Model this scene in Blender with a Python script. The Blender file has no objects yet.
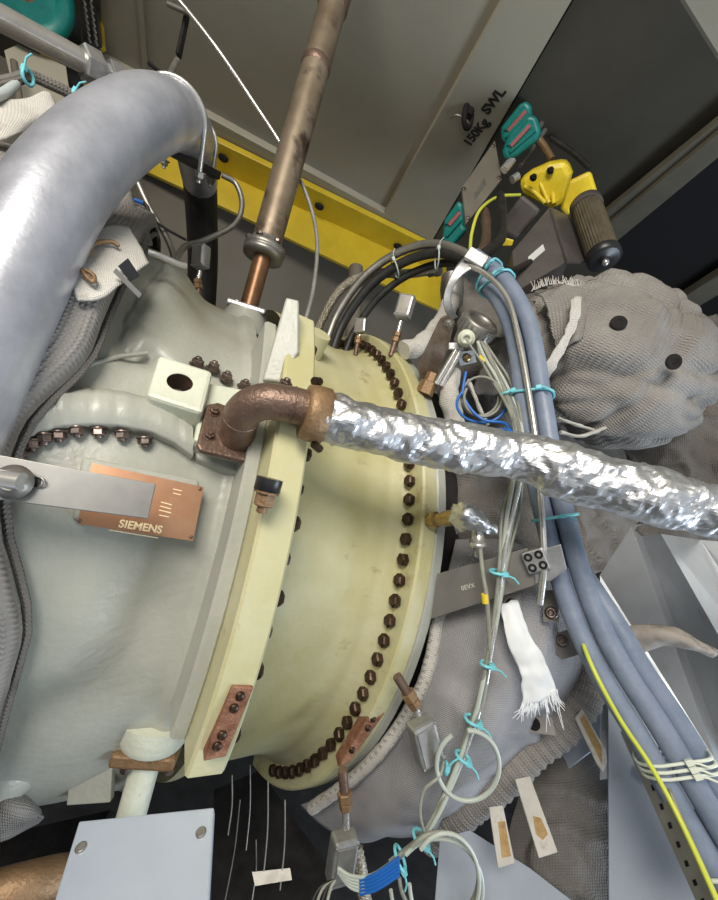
import bpy, bmesh, math, random
from mathutils import Vector, Matrix, Quaternion, noise
PI=math.pi
random.seed(4)
sc=bpy.context.scene
COL=sc.collection
F=400.0
CAM=Vector((0,0,1.7))
# world axes (X along the turbine shaft, Z up) written in camera right/down/forward components
_u=Vector((1,.293,.560)).normalized()
_y=Vector((-.47,-.055,.88)); _y=(_y-_u*_y.dot(_u)).normalized()
_z=_u.cross(_y)*-1
if _z.y>0: _z=-_z
def c2w(v): return Vector((v.dot(_u),v.dot(_y),v.dot(_z)))
RIGHT=c2w(Vector((1,0,0))); DOWN=c2w(Vector((0,1,0))); FWD=c2w(Vector((0,0,1)))
def ray(px,py): return c2w(Vector(((px-359)/F,(py-450)/F,1)))
def P(px,py,d): return CAM+ray(px,py)*d
def proj(p):
    q=p-CAM; z=q.dot(FWD)
    return 359+F*q.dot(RIGHT)/z,450+F*q.dot(DOWN)/z,z
def onplane(px,py,p0,n):
    r=ray(px,py); return CAM+r*((p0-CAM).dot(n)/r.dot(n))
def PZ(px,py,z): return onplane(px,py,Vector((0,0,z)),Vector((0,0,1)))
AX=P(302.4,530,1.3)             # point on the turbine axis (right flange plane)
def TP(t,th,r):                 # turbine cylindrical coordinates; th=0 up, 90 towards the far side
    return AX+Vector((t,r*math.sin(th),r*math.cos(th)))
PROF=[(-.95,.52),(-.80,.57),(-.70,.60),(-.62,.62),(-.56,.615),(-.50,.61),(-.44,.605),(-.40,.605),(-.385,.615),(-.365,.615)]
PROF2=[(-.32,.60),(-.30,.60),(-.27,.59),(-.2,.578),(-.12,.572),(-.08,.578),(-.05,.59),(-.04,.60)]
def _lin(pr,t):
    if t<=pr[0][0]: return pr[0][1]
    for (a,ra),(b,rb) in zip(pr,pr[1:]):
        if t<=b:
            k=(t-a)/(b-a); k=k*k*(3-2*k)*.5+k*.5
            return ra+(rb-ra)*k
    return pr[-1][1]
def clipr(r,th,h_dn,h_up):
    c=math.cos(th)
    h=h_up if c>0 else h_dn
    z=abs(c)*r
    # soft clip of the height
    if z>h-.03:
        zz=h-.03+.03*(1-math.exp(-(z-h+.03)/.03))
        return math.hypot(r*math.sin(th),zz)
    return r
def rad(t,th=-1.5):
    if t<-.366: return clipr(_lin(PROF,t),th,HD,9)
    if t<-.315: return clipr(.716,th,HD+.03,.67)
    if t<-.04: return clipr(_lin(PROF2,t),th,.60,.60)
    return .645
HD=.45
def hit(px,py,off=0.0):
    r=ray(px,py); d=.25
    while d<2.5:
        p=CAM+r*d; q=p-AX
        if math.hypot(q.y,q.z)<rad(q.x,math.atan2(q.y,q.z))+off:
            n=Vector((0,q.y,q.z)).normalized()
            return p,n
        d+=.001
    return None
# ---------------------------------------------------------------- materials
MATS={}
def new_mat(name):
    m=bpy.data.materials.new(name); m.use_nodes=True
    nt=m.node_tree; b=nt.nodes['Principled BSDF']
    return m,nt,b
def mat(name,c1,c2=None,scale=8,rough=.5,metal=0,bump=0,bscale=60,c3=None,s3=3,w3=.5,weave=0,period=.008,emis=0,detail=4,spec=.5,dist=.01):
    if name in MATS: return MATS[name]
    m,nt,b=new_mat(name); N=nt.nodes; L=nt.links
    b.inputs['Roughness'].default_value=rough; b.inputs['Metallic'].default_value=metal
    b.inputs['Specular IOR Level'].default_value=spec
    b.inputs['Base Color'].default_value=(*c1,1)
    geo=N.new('ShaderNodeNewGeometry')
    last=None
    if c2:
        n=N.new('ShaderNodeTexNoise'); n.inputs['Scale'].default_value=scale; n.inputs['Detail'].default_value=detail; n.inputs['Roughness'].default_value=.65
        L.new(geo.outputs['Position'],n.inputs['Vector'])
        r=N.new('ShaderNodeValToRGB'); r.color_ramp.elements[0].position=.35; r.color_ramp.elements[1].position=.68
        r.color_ramp.elements[0].color=(*c1,1); r.color_ramp.elements[1].color=(*c2,1)
        L.new(n.outputs['Fac'],r.inputs['Fac']); last=r.outputs['Color']
        if c3:
            n3=N.new('ShaderNodeTexNoise'); n3.inputs['Scale'].default_value=s3; n3.inputs['Detail'].default_value=6; n3.inputs['Roughness'].default_value=.7
            L.new(geo.outputs['Position'],n3.inputs['Vector'])
            r3=N.new('ShaderNodeValToRGB'); r3.color_ramp.elements[0].position=w3; r3.color_ramp.elements[1].position=min(1,w3+.12)
            r3.color_ramp.elements[0].color=(0,0,0,1); r3.color_ramp.elements[1].color=(1,1,1,1)
            L.new(n3.outputs['Fac'],r3.inputs['Fac'])
            mx=N.new('ShaderNodeMix'); mx.data_type='RGBA'; mx.inputs[7].default_value=(*c3,1)
            L.new(r3.outputs['Color'],mx.inputs[0]); L.new(last,mx.inputs[6]); last=mx.outputs[2]
        L.new(last,b.inputs['Base Color'])
    if weave:
        uv=N.new('ShaderNodeTexCoord')
        ws=[]
        for ax in ('X','Y'):
            w=N.new('ShaderNodeTexWave'); w.bands_direction=ax; w.inputs['Scale'].default_value=.314/period; w.inputs['Distortion'].default_value=.6
            w.inputs['Detail'].default_value=1
            L.new(uv.outputs['UV'],w.inputs['Vector']); ws.append(w)
        a=N.new('ShaderNodeMath'); a.operation='MULTIPLY'
        L.new(ws[0].outputs['Fac'],a.inputs[0]); L.new(ws[1].outputs['Fac'],a.inputs[1])
        bp=N.new('ShaderNodeBump'); bp.inputs['Strength'].default_value=weave; bp.inputs['Distance'].default_value=.004
        L.new(a.outputs[0],bp.inputs['Height']); L.new(bp.outputs['Normal'],b.inputs['Normal'])
        # base colour follows the weave height: paler yarns, darker gaps
        mm=N.new('ShaderNodeMix'); mm.data_type='RGBA'; mm.blend_type='MULTIPLY'; mm.inputs[0].default_value=1
        r4=N.new('ShaderNodeMapRange'); r4.inputs['To Min'].default_value=.84; r4.inputs['To Max'].default_value=1.10
        L.new(a.outputs[0],r4.inputs['Value']); L.new(r4.outputs[0],mm.inputs[7])
        if last: L.new(last,mm.inputs[6])
        else: mm.inputs[6].default_value=(*c1,1)
        L.new(mm.outputs[2],b.inputs['Base Color'])
    elif bump:
        n=N.new('ShaderNodeTexNoise'); n.inputs['Scale'].default_value=bscale; n.inputs['Detail'].default_value=3
        L.new(geo.outputs['Position'],n.inputs['Vector'])
        bp=N.new('ShaderNodeBump'); bp.inputs['Strength'].default_value=bump; bp.inputs['Distance'].default_value=dist
        L.new(n.outputs['Fac'],bp.inputs['Height']); L.new(bp.outputs['Normal'],b.inputs['Normal'])
    MATS[name]=m
    return m
# ---------------------------------------------------------------- mesh builders (world coordinates in, origin set on build)
class MB:
    def __init__(s): s.v=[]; s.f=[]; s.uv=[]; s.sm=[]
    def add(s,vs,fs,uvs=None,smooth=True):
        o=len(s.v); s.v+= [Vector(a) for a in vs]
        for i,f in enumerate(fs):
            s.f.append([o+k for k in f]); s.sm.append(smooth)
            s.uv.append(uvs[i] if uvs else [(0,0)]*len(f))
        return s
    def grid(s,rows,uv=None,closed=False,smooth=True,flip=False):
        n=len(rows); m=len(rows[0]); fs=[]; us=[]
        for i in range(n-1):
            for j in range(m if closed else m-1):
                j2=(j+1)%m
                f=[i*m+j,i*m+j2,(i+1)*m+j2,(i+1)*m+j]
                if uv:
                    k2=j+1
                    u=[uv(i,j),uv(i,k2),uv(i+1,k2),uv(i+1,j)]
                else: u=[(0,0)]*4
                if flip: f=f[::-1]; u=u[::-1]
                fs.append(f); us.append(u)
        s.add([p for r in rows for p in r],fs,us,smooth); return s
    def tube(s,pts,r,n=14,caps=True,smooth=True,fn=None):
        L=[0]
        for a,b in zip(pts,pts[1:]): L.append(L[-1]+(b-a).length)
        fr=frames(pts); rows=[]
        for i,p in enumerate(pts):
            rr=r[i] if isinstance(r,(list,tuple)) else r
            T,U,V=fr[i]; row=[]
            for j in range(n):
                a=2*PI*j/n; dd=U*math.cos(a)+V*math.sin(a); q=rr
                if fn: q=rr+fn(p+dd*rr,L[i],a)
                row.append(p+dd*q)
            rows.append(row)
        r0=max(r) if isinstance(r,(list,tuple)) else r
        s.grid(rows,uv=lambda i,j:(L[i],2*PI*r0*j/n),closed=True,smooth=smooth,flip=True)
        if caps:
            s.add(rows[0],[list(range(n))],smooth=False)
            s.add(rows[-1],[list(range(n))[::-1]],smooth=False)
        return s
    def cyl(s,a,b,r0,r1=None,n=20,caps=True,smooth=True):
        r1=r0 if r1 is None else r1
        return s.tube([a,b],[r0,r1],n,caps,smooth)
    def lathe(s,o,ax,prof,n=28,hexed=False):
        ax=ax.normalized(); U=perp(ax); V=ax.cross(U); rows=[]
        for (h,r) in prof:
            rows.append([o+ax*h+(U*math.cos(2*PI*j/n)+V*math.sin(2*PI*j/n))*r for j in range(n)])
        s.grid(rows,closed=True,smooth=not hexed,flip=True); s.add(rows[0],[list(range(n))],smooth=False); s.add(rows[-1],[list(range(n))[::-1]],smooth=False)
        return s
    def slab(s,poly,off,smooth=False,hole=None):
        n=len(poly); b=[p+off for p in poly]
        fs=[list(range(n)),[2*n-1-i for i in range(n)]]+[[i,i+n,(i+1)%n+n,(i+1)%n] for i in range(n)]
        s.add(list(poly)+b,fs,smooth=smooth); return s
    def box(s,c,ax,ay,az):
        vs=[c+ax*i+ay*j+az*k for i in(-1,1) for j in(-1,1) for k in(-1,1)]
        s.add(vs,[[0,1,3,2],[4,6,7,5],[0,4,5,1],[2,3,7,6],[0,2,6,4],[1,5,7,3]],smooth=False); return s
    def sphere(s,c,r,n=12,sq=(1,1,1)):
        rows=[]
        for i in range(n+1):
            a=PI*i/n; a=min(max(a,.03),PI-.03)
            rows.append([c+Vector((r*sq[0]*math.sin(a)*math.cos(2*PI*j/(2*n)),r*sq[1]*math.sin(a)*math.sin(2*PI*j/(2*n)),r*sq[2]*math.cos(a))) for j in range(2*n)])
        s.grid(rows,closed=True); return s
    def build(s,name,m,parent=None,bevel=0,label=None,solid=0,seg=2,autosmooth=False):
        lo=Vector([min(v[k] for v in s.v) for k in range(3)]); hi=Vector([max(v[k] for v in s.v) for k in range(3)])
        c=(lo+hi)/2
        me=bpy.data.meshes.new(name)
        me.from_pydata([v-c for v in s.v],[],s.f)
        uvl=me.uv_layers.new(name='UVMap'); k=0
        for p,uvs,sm in zip(me.polygons,s.uv,s.sm):
            p.use_smooth=sm
            for li,u in zip(p.loop_indices,uvs): uvl.data[li].uv=u
        me.materials.append(m)
        bm=bmesh.new(); bm.from_mesh(me)
        bmesh.ops.recalc_face_normals(bm,faces=bm.faces) if not solid else None
        bm.to_mesh(me); bm.free()
        o=bpy.data.objects.new(name,me); COL.objects.link(o)
        WL[o.name]=c
        if parent: o.parent=parent; o.location=c-WL[parent.name]
        else: o.location=c
        if label: o['label']=label
        if solid:
            md=o.modifiers.new('thickness','SOLIDIFY'); md.thickness=solid; md.offset=0
        if bevel:
            md=o.modifiers.new('soft edge','BEVEL'); md.width=bevel; md.segments=seg; md.limit_method='ANGLE'; md.angle_limit=.7
        return o
WL={}
def perp(v):
    a=Vector((0,0,1)) if abs(v.normalized().z)<.9 else Vector((1,0,0))
    return v.cross(a).normalized()
def frames(pts):
    out=[]; U=None
    for i,p in enumerate(pts):
        T=(pts[min(i+1,len(pts)-1)]-pts[max(i-1,0)]).normalized()
        if U is None: U=perp(T)
        else:
            U=U-T*U.dot(T); U=U.normalized() if U.length>1e-6 else perp(T)
        out.append((T,U,T.cross(U)))
    return out
def cr(a,b,c,d,t):
    return .5*((2*b)+(c-a)*t+(2*a-5*b+4*c-d)*t*t+(3*b-a-3*c+d)*t**3)
def spline(pts,n=8):
    out=[]; m=len(pts)
    for i in range(m-1):
        a=pts[i-1] if i else pts[0]*2-pts[1]
        d=pts[i+2] if i+2<m else pts[-1]*2-pts[-2]
        for k in range(n): out.append(cr(a,pts[i],pts[i+1],d,k/n))
    out.append(pts[-1]); return out
def pxs(l,n=8): return spline([P(*a) for a in l],n)
def tag(o,label,cat,group=None,kind=None):
    if kind: o['kind']=kind
    if label: o['label']=label
    if cat: o['category']=cat
    if group: o['group']=group
    return o
def thing(name,loc,label,cat,group=None):
    o=bpy.data.objects.new(name,None); COL.objects.link(o); o.location=loc; o.empty_display_size=.05; WL[o.name]=Vector(loc)
    return tag(o,label,cat,group)
def fnoise(p,s,seed=0): return noise.noise(p*s+Vector((seed*13.1,seed*7.7,seed*3.3)))
def patch(ctrl,nu=40,nv=40,amp=.006,freq=9,seed=0,ridge=.0,rf=14,fine=0.0,edge=0.0,stretch=None):
    """cloth-like patch: rows x cols control points; returns MB"""
    rows=[spline(r,max(2,nu//(len(r)-1))) for r in ctrl]
    cols=list(zip(*rows)); g=[spline(list(c),max(2,nv//(len(ctrl)-1))) for c in cols]   # g[u][v]
    nu=len(g); nv=len(g[0])
    out=[]
    for i in range(nu):
        row=[]
        for j in range(nv):
            p=g[i][j]
            du=g[min(i+1,nu-1)][j]-g[max(i-1,0)][j]; dv=g[i][min(j+1,nv-1)]-g[i][max(j-1,0)]
            n=du.cross(dv); n=n.normalized() if n.length>1e-9 else Vector((0,-1,0))
            q=p if not stretch else Vector((p.dot(stretch[0]),p.dot(stretch[1]),p.dot(stretch[2])))
            d=amp*fnoise(q,freq,seed)+ridge*.6*(1-2*abs(fnoise(q,rf,seed+5)))**3-ridge*1.6*max(0,1-abs(fnoise(q,rf*.6,seed+6))*7)+fine*fnoise(p,60,seed+9)
            if edge and (i in(0,nu-1) or j in (0,nv-1)): p=p+(du.normalized()+dv.normalized())*edge*fnoise(p,70,seed+3)
            row.append(p+n*d)
        out.append(row)
    lu=sum((g[i+1][nv//2]-g[i][nv//2]).length for i in range(nu-1))/(nu-1)
    lv=sum((g[nu//2][j+1]-g[nu//2][j]).length for j in range(nv-1))/(nv-1)
    return MB().grid(out,uv=lambda i,j:(i*lu,j*lv))
def pp(rows): return [[P(*a) for a in r] for r in rows]
def npx(a,b,c):
    n=(P(*b)-P(*a)).cross(P(*c)-P(*a)).normalized()
    if n.dot(P(*a)-CAM)>0: n=-n
    return n
def slab_px(px,p0,n,thick):
    return MB().slab([onplane(x,y,p0,n) for x,y in px],-n*thick)
_proto={}
def bolt_mesh(kind,m):
    k=(kind,m.name)
    if k in _proto: return _proto[k]
    b=MB(); o=Vector((0,0,0)); z=Vector((0,0,1))
    if kind=='nut':      # hex nut with washer and stud end
        b.lathe(o,z,[(0,1.25),(.18,1.25)],20); b.lathe(o+z*.18,z,[(0,1.0),(.85,1.0),(.95,.85)],6,True); b.lathe(o,z,[(.9,.52),(1.5,.52),(1.6,.42)],14)
    elif kind=='head':
        b.lathe(o,z,[(0,.8),(.12,1.0),(.7,1.0),(.85,.82)],6,True)
    elif kind=='dome':
        b.lathe(o,z,[(0,1),(.25,1),(.5,.75),(.6,.3)],14)
    elif kind=='socket':
        b.lathe(o,z,[(0,1.0),(1.2,1.0),(1.3,.9),(1.3,.5),(.9,.45)],16)
    elif kind=='snap':
        b.lathe(o,z,[(0,1.3),(.15,1.3),(.35,1.0),(.35,.55),(.15,.45),(.25,.2)],20)
    elif kind=='screw':
        b.lathe(o,z,[(0,1),(.3,1),(.45,.8)],16); b.box(o+z*.46,Vector((.75,0,0)),Vector((0,.1,0)),z*.02)
    me=bpy.data.meshes.new(kind); me.from_pydata(b.v,[],b.f); me.materials.append(m)
    for p,s_ in zip(me.polygons,b.sm): p.use_smooth=s_
    bm=bmesh.new(); bm.from_mesh(me); bmesh.ops.recalc_face_normals(bm,faces=bm.faces); bm.to_mesh(me); bm.free()
    _proto[k]=me; return me
def bolt(name,kind,p,d,r,m,parent,h=1.0):
    o=bpy.data.objects.new(name,bolt_mesh(kind,m)); COL.objects.link(o)
    q=Vector((0,0,1)).rotation_difference(d.normalized()); o.rotation_mode='QUATERNION'
    o.rotation_quaternion=q@Quaternion((0,0,1),random.random()*1.0)
    o.scale=(r,r,r*h); WL[o.name]=p
    if parent: o.parent=parent; o.location=p-WL[parent.name]
    else: o.location=p
    return o
def text(name,s,p,right,up,size,m,parent,ext=.0006,bold=0,align='CENTER'):
    cu=bpy.data.curves.new('t','FONT'); cu.body=s; cu.size=size; cu.extrude=ext; cu.offset=bold; cu.align_x=align; cu.align_y='CENTER'
    t=bpy.data.objects.new('t',cu); COL.objects.link(t); bpy.context.view_layer.update()
    me=bpy.data.meshes.new_from_object(t); bpy.data.objects.remove(t)
    me.materials.clear(); me.materials.append(m)
    r=right.normalized(); u=(up-r*up.dot(r)).normalized(); n=r.cross(u)
    M=Matrix((r,u,n)).transposed().to_4x4(); me.transform(M)
    o=bpy.data.objects.new(name,me); COL.objects.link(o); WL[o.name]=p
    if parent: o.parent=parent; o.location=p-WL[parent.name]
    else: o.location=p
    return o
PG=mat('grey_green_paint',(.355,.36,.31),(.445,.445,.385),5,.36,0,.25,110,dist=.004,c3=(.36,.33,.23),s3=7,w3=.66)
PYE=mat('cream_yellow_paint',(.50,.46,.225),(.60,.57,.37),5,.45,0,.2,90,dist=.004,c3=(.33,.24,.10),s3=9,w3=.60)
PCR=mat('pale_green_paint',(.60,.62,.50),(.70,.72,.60),12,.4,0,.15,90,c3=(.30,.20,.10),s3=14,w3=.68)
BOLT=mat('dark_brown_bolt',(.035,.02,.013),(.10,.06,.04),60,.4,.7)
BOLTM=mat('worn_bolt',(.10,.07,.06),(.32,.25,.22),50,.35,.8)
RUST=mat('rust',(.16,.06,.03),(.35,.18,.11),40,.7,.2,.4,200,c3=(.45,.40,.25),s3=30,w3=.62)
BRN=mat('brown_oxidised_steel',(.15,.095,.07),(.24,.16,.12),16,.42,.55,.2,200)
BRC=mat('ochre_brown_steel',(.20,.12,.06),(.34,.21,.11),16,.5,.4,.2,200)
RISER=mat('heat_stained_pipe',(.20,.15,.10),(.34,.275,.20),9,.45,.6,c3=(.075,.045,.035),s3=7,w3=.54)
RISERD=mat('copper_brown_pipe',(.17,.085,.04),(.27,.15,.08),12,.38,.6)
COPPER=mat('copper_plate',(.50,.24,.13),(.60,.36,.22),10,.32,.75,c3=(.24,.12,.06),s3=14,w3=.6)
GOLD=mat('pale_engraving',(.95,.75,.45),rough=.4)
FOIL=mat('aluminium_foil',(.74,.74,.76),(.86,.86,.88),20,.40,1.0,.3,45,dist=.004)
BIGP=mat('dull_grey_steel_pipe',(.37,.38,.43),(.53,.54,.60),14,.33,.5,.12,120,dist=.003,c3=(.24,.24,.26),s3=16,w3=.66)
STEEL=mat('stainless_steel',(.58,.56,.52),(.72,.70,.67),20,.27,.75,c3=(.4,.36,.3),s3=12,w3=.62)
STEELD=mat('dull_steel',(.28,.265,.24),(.40,.38,.35),24,.45,.8)
ALU=mat('cast_aluminium',(.40,.40,.40),(.56,.56,.56),40,.42,.8,.12,120,dist=.003)
BRUSH=mat('brushed_strap_steel',(.25,.24,.23),(.36,.35,.33),10,.38,.75)
STRAP=mat('brown_grey_strap_steel',(.27,.25,.23),(.36,.34,.31),8,.42,.6)
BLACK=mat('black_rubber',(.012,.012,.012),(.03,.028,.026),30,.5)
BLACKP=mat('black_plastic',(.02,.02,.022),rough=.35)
HOSE=mat('blue_grey_sheath',(.17,.21,.29),(.24,.28,.37),20,.42,0,.1,80)
TIE=mat('cyan_nylon',(.20,.62,.70),rough=.4)
TIEW=mat('white_nylon',(.72,.76,.66),rough=.5)
TIEG=mat('pale_nylon',(.45,.5,.5),rough=.5)
WIRE=mat('grey_green_wire',(.22,.225,.18),(.34,.34,.29),30,.5)
WIREW=mat('pale_wire',(.48,.52,.46),rough=.45)
WIREB=mat('blue_wire',(.02,.14,.50),rough=.35)
BRAID=mat('braided_steel',(.30,.26,.20),(.55,.50,.42),220,.4,.8,.6,300)
YEL=mat('yellow_paint',(.62,.43,.02),(.78,.57,.035),4,.4,0,.1,60,c3=(.40,.27,.03),s3=8,w3=.68)
YELB=mat('bright_yellow_paint',(.75,.55,.02),(.85,.65,.04),20,.35,c3=(.3,.2,.02),s3=40,w3=.66)
YG=mat('yellow_green_wire',(.62,.66,.08),rough=.45)
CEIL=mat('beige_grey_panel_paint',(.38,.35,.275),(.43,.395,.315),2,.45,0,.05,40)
CEILD=mat('dark_olive_panel',(.060,.054,.043),(.078,.070,.055),3,.55,0,.05,40)  # dark olive tone for ceiling sheets and side walls
WALLM=mat('dark_taupe_wall_paint',(.15,.13,.10),(.18,.16,.13),3,.6)
TRIMD=mat('olive_trim_paint',(.12,.11,.085),(.16,.145,.11),6,.5)
TEAL=mat('teal_paint',(.0,.16,.145),(.01,.22,.19),20,.4)
PINK=mat('faded_red_print',(.35,.10,.10),rough=.5)
GREYB=mat('dark_grey_box_paint',(.085,.075,.07),(.115,.10,.095),12,.45)
WHITE=mat('white_tag',(.7,.7,.68),rough=.6)
BLUEP=mat('pale_blue_grey_plate',(.50,.56,.66),(.58,.64,.74),4,.35,.3,c3=(.45,.42,.38),s3=22,w3=.7)
SHEET=mat('blue_grey_sheet_metal',(.36,.40,.47),(.45,.49,.57),5,.5,.1,c3=(.30,.26,.22),s3=7,w3=.66)
SHEETL=mat('pale_sheet_metal',(.42,.44,.46),(.56,.58,.62),4,.30,.35,c3=(.34,.32,.30),s3=9,w3=.64)
DARKM=mat('near_black_metal',(.012,.011,.011),(.03,.027,.027),12,.8,spec=.15)  # even near-black metal, rough and hardly glossy
FLOORM=mat('dark_floor_plate',(.03,.03,.033),(.06,.06,.065),8,.5)
FAB=mat('grey_woven_cloth',(.27,.25,.23),(.37,.345,.32),6,.95,0,weave=.6,period=.0060,c3=(.24,.20,.17),s3=7,w3=.62,spec=.1)
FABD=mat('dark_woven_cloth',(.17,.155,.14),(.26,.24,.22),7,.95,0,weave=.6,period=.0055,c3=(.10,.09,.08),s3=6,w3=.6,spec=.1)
FABS=mat('silver_grey_cloth',(.36,.35,.36),(.47,.455,.47),5,.85,0,weave=.6,period=.0045,spec=.2)
FABL=mat('pale_glass_cloth',(.58,.55,.50),(.72,.69,.64),14,.95,0,weave=.5,period=.004,c3=(.38,.30,.24),s3=14,w3=.6,spec=.1)
FRAY=mat('white_glass_fibre',(.82,.84,.86),(.9,.92,.94),30,.8,spec=.2)
FELT=mat('ochre_felt',(.50,.34,.16),(.30,.19,.09),60,.95,spec=.1)
THREAD=mat('grey_thread',(.30,.28,.25),rough=.9)
# ============ the enclosed gas turbine ============
turb=thing('gas_turbine',(AX.x-.3,AX.y,AX.z-.62),'large grey-green gas turbine casing with yellow middle section and rings of bolts','machine')
def revol(t0,t1,th0,th1,nt,nth,fr,disp=None):
    b=MB(); rows=[]
    for i in range(nt+1):
        t=t0+(t1-t0)*i/nt; row=[]
        for j in range(nth+1):
            th=math.radians(th0+(th1-th0)*j/nth); r=fr(t,th)
            if disp: r+=disp(t,th)
            row.append(TP(t,th,r))
        rows.append(row)
    b.grid(rows); return b
def sst(a,b,x):
    k=min(1,max(0,(x-a)/(b-a))); return k*k*(3-2*k)
def crease(pts):
    out=[]
    for x,y in pts:
        h=hit(x,y); q=h[0]-AX; out.append((q.x,math.atan2(q.y,q.z)*.6))
    return out
CR1=crease([(176,520),(172,560),(160,590),(150,615),(140,645),(118,673),(88,696),(52,712),(18,722)])
CR2=crease([(160,268),(143,288),(128,312),(123,338),(133,352),(152,357)])
def sdist(line,t,s):
    best=9;sg=1
    for (a,b),(c,d) in zip(line,line[1:]):
        vx,vy=c-a,d-b; L2=vx*vx+vy*vy; k=max(0,min(1,((t-a)*vx+(s-b)*vy)/L2))
        dx,dy=t-a-k*vx,s-b-k*vy; dd=math.hypot(dx,dy)
        if dd<best: best=dd; sg=1 if vx*(s-b)-vy*(t-a)>0 else -1; kk=k
    return best,sg
def casing_disp(t,th):
    d=math.degrees(th)
    # raised shoulder above the split line, hollow sweep low on the side, swelling by the foot
    up=sst(-72,-70,d)*(1-sst(-.44,-.43,t))*.0
    sweep=-.020*math.exp(-((d+97-(t+.45)*60)/10)**2)*sst(-.64,-.5,t)*(1-sst(-.42,-.38,t))
    belly=.014*math.exp(-((d+84)/10)**2)*math.exp(-((t+.52)/.09)**2)
    e=0
    bd,sg=sdist(CR1,t,th*.6)
    e+= (.022*sst(0,.085,bd)-.008) if sg*SG1>0 else -(.010*math.exp(-(bd/.05)**2))+.002
    e*=sst(-.30,-.40,0) if False else 1
    bd2,sg2=sdist(CR2,t,th*.6)
    e2=-.016*math.exp(-(bd2/.018)**2)+(.008*math.exp(-bd2/.06) if sg2*SG2>0 else 0)
    w1=1-sst(-96,-80,d) ; w2=sst(-66,-62,d)
    return -.050*sst(-58,-36,d)*sst(-.56,-.46,t)+e*w1+e2*w2*(1-sst(-25,-5,d))+belly*(1-w1)+.0025*fnoise(TP(t,th,.6),7,2)
SG1,SG2=1,1
_h=hit(95,640)[0]-AX
SG1=sdist(CR1,_h.x,math.atan2(_h.y,_h.z)*.6)[1]
_h=hit(165,310)[0]-AX
SG2=sdist(CR2,_h.x,math.atan2(_h.y,_h.z)*.6)[1]
revol(-.95,-.366,-165,70,150,360,lambda t,th:clipr(_lin(PROF,t),th,HD,9),casing_disp).build('inlet_casing',PG,turb)
def ring(t0,t1,ri,ro,th0=-165,th1=60,n=110,hd=9,hu=9,b=None,ch=.004):
    b=b or MB()
    rows=[]
    for j in range(n+1):
        th=math.radians(th0+(th1-th0)*j/n)
        O=clipr(ro,th,hd,hu); I=clipr(ri,th,hd-.05 if hd<5 else hd,hu-.05 if hu<5 else hu)
        rows.append([TP(t0,th,I),TP(t0,th,O-ch),TP(t0+ch,th,O),TP(t1-ch,th,O),TP(t1,th,O-ch),TP(t1,th,I),TP(t0,th,I)])
    b.grid(rows,smooth=False)
    b.add(rows[0][:6],[[0,1,2,3,4,5]],smooth=False); b.add(rows[-1][:6],[[0,1,2,3,4,5]],smooth=False)
    return b
# flange pair at the left joint: grey half and cream half
ring(-.388,-.366,.58,.672,-107,-50,n=70).build('casing_flange',PG,turb,label='grey-green half of the flange joint')
ring(-.366,-.315,.56,.716,-108,-51,n=80).build('casing_flange',PYE,turb,label='cream yellow half of the flange joint')
revol(-.316,-.040,-165,60,40,150,lambda t,th:clipr(_lin(PROF2,t),th,9,9)).build('middle_casing',PYE,turb,label='yellow painted middle section')
ring(-.040,-.004,.56,.645,-165,60).build('rear_flange',PYE,turb,label='yellow bolted rear flange')
ring(-.004,.022,.56,.643,-165,60).build('rear_flange',PG,turb,label='grey-green outer half of the rear flange')
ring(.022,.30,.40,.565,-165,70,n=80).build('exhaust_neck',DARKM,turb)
# bolts of the rear flange, heads to the left
for k in range(48):
    d=-150+k*3.55
    if d>8: break
    th=math.radians(d); p=TP(-.042,th,.612)
    bolt('flange_bolt','head',p,Vector((-1,0,0)),.0125,BOLT,turb,1.35)
# nuts on the near side of the left joint, seen past the cream rim
for k in range(14):
    d=-112+k*4.6; th=math.radians(d)
    bolt('joint_bolt','head',TP(-.314,th,.655+.012*(k%2)),Vector((1,0,0)),.012,BOLT,turb,2.2)
# small raised boss top of yellow section
p=TP(-.25,math.radians(-40),.58); MB().cyl(p,TP(-.25,math.radians(-40),.635),.026,.024).build('boss',PYE,turb,bevel=.004)
# rusty ends of the joint flanges
def hp(px,py,off): return hit(px,py)[0]+hit(px,py)[1]*off
def onflange(pxs_,p0,n,th): return slab_px(pxs_,p0,n,th)
# nearest surface normals
p0=hit(228,720)[0]; n0=(CAM-p0).normalized()*.35+Vector((0,-.9,-.2)); n0.normalize()
rb=slab_px([(232,686),(254,688),(226,757),(203,762)],p0+n0*.012,n0,.035).build('joint_lug',RUST,turb,bevel=.002,label='rust-brown bolted end lug of the flange joint')
for x,y in((240,696),(234,708),(222,735),(217,746)):
    q=onplane(x,y,p0+n0*.012,n0); bolt('lug_screw','dome',q,n0,.006,BOLT,turb)
p0=hit(366,730)[0]; n1=((CAM-p0).normalized()*.5+Vector((0,-.8,-.3))).normalized()
slab_px([(372,711),(386,712),(350,763),(338,768)],p0+n1*.008,n1,.03).build('joint_lug',RUST,turb,bevel=.002,label='rust-brown end lug of the rear flange')
for x,y in((373,719),(368,728),(352,750)):
    q=onplane(x,y,p0+n1*.008,n1); bolt('lug_screw','dome',q,n1,.006,BOLT,turb)
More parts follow.
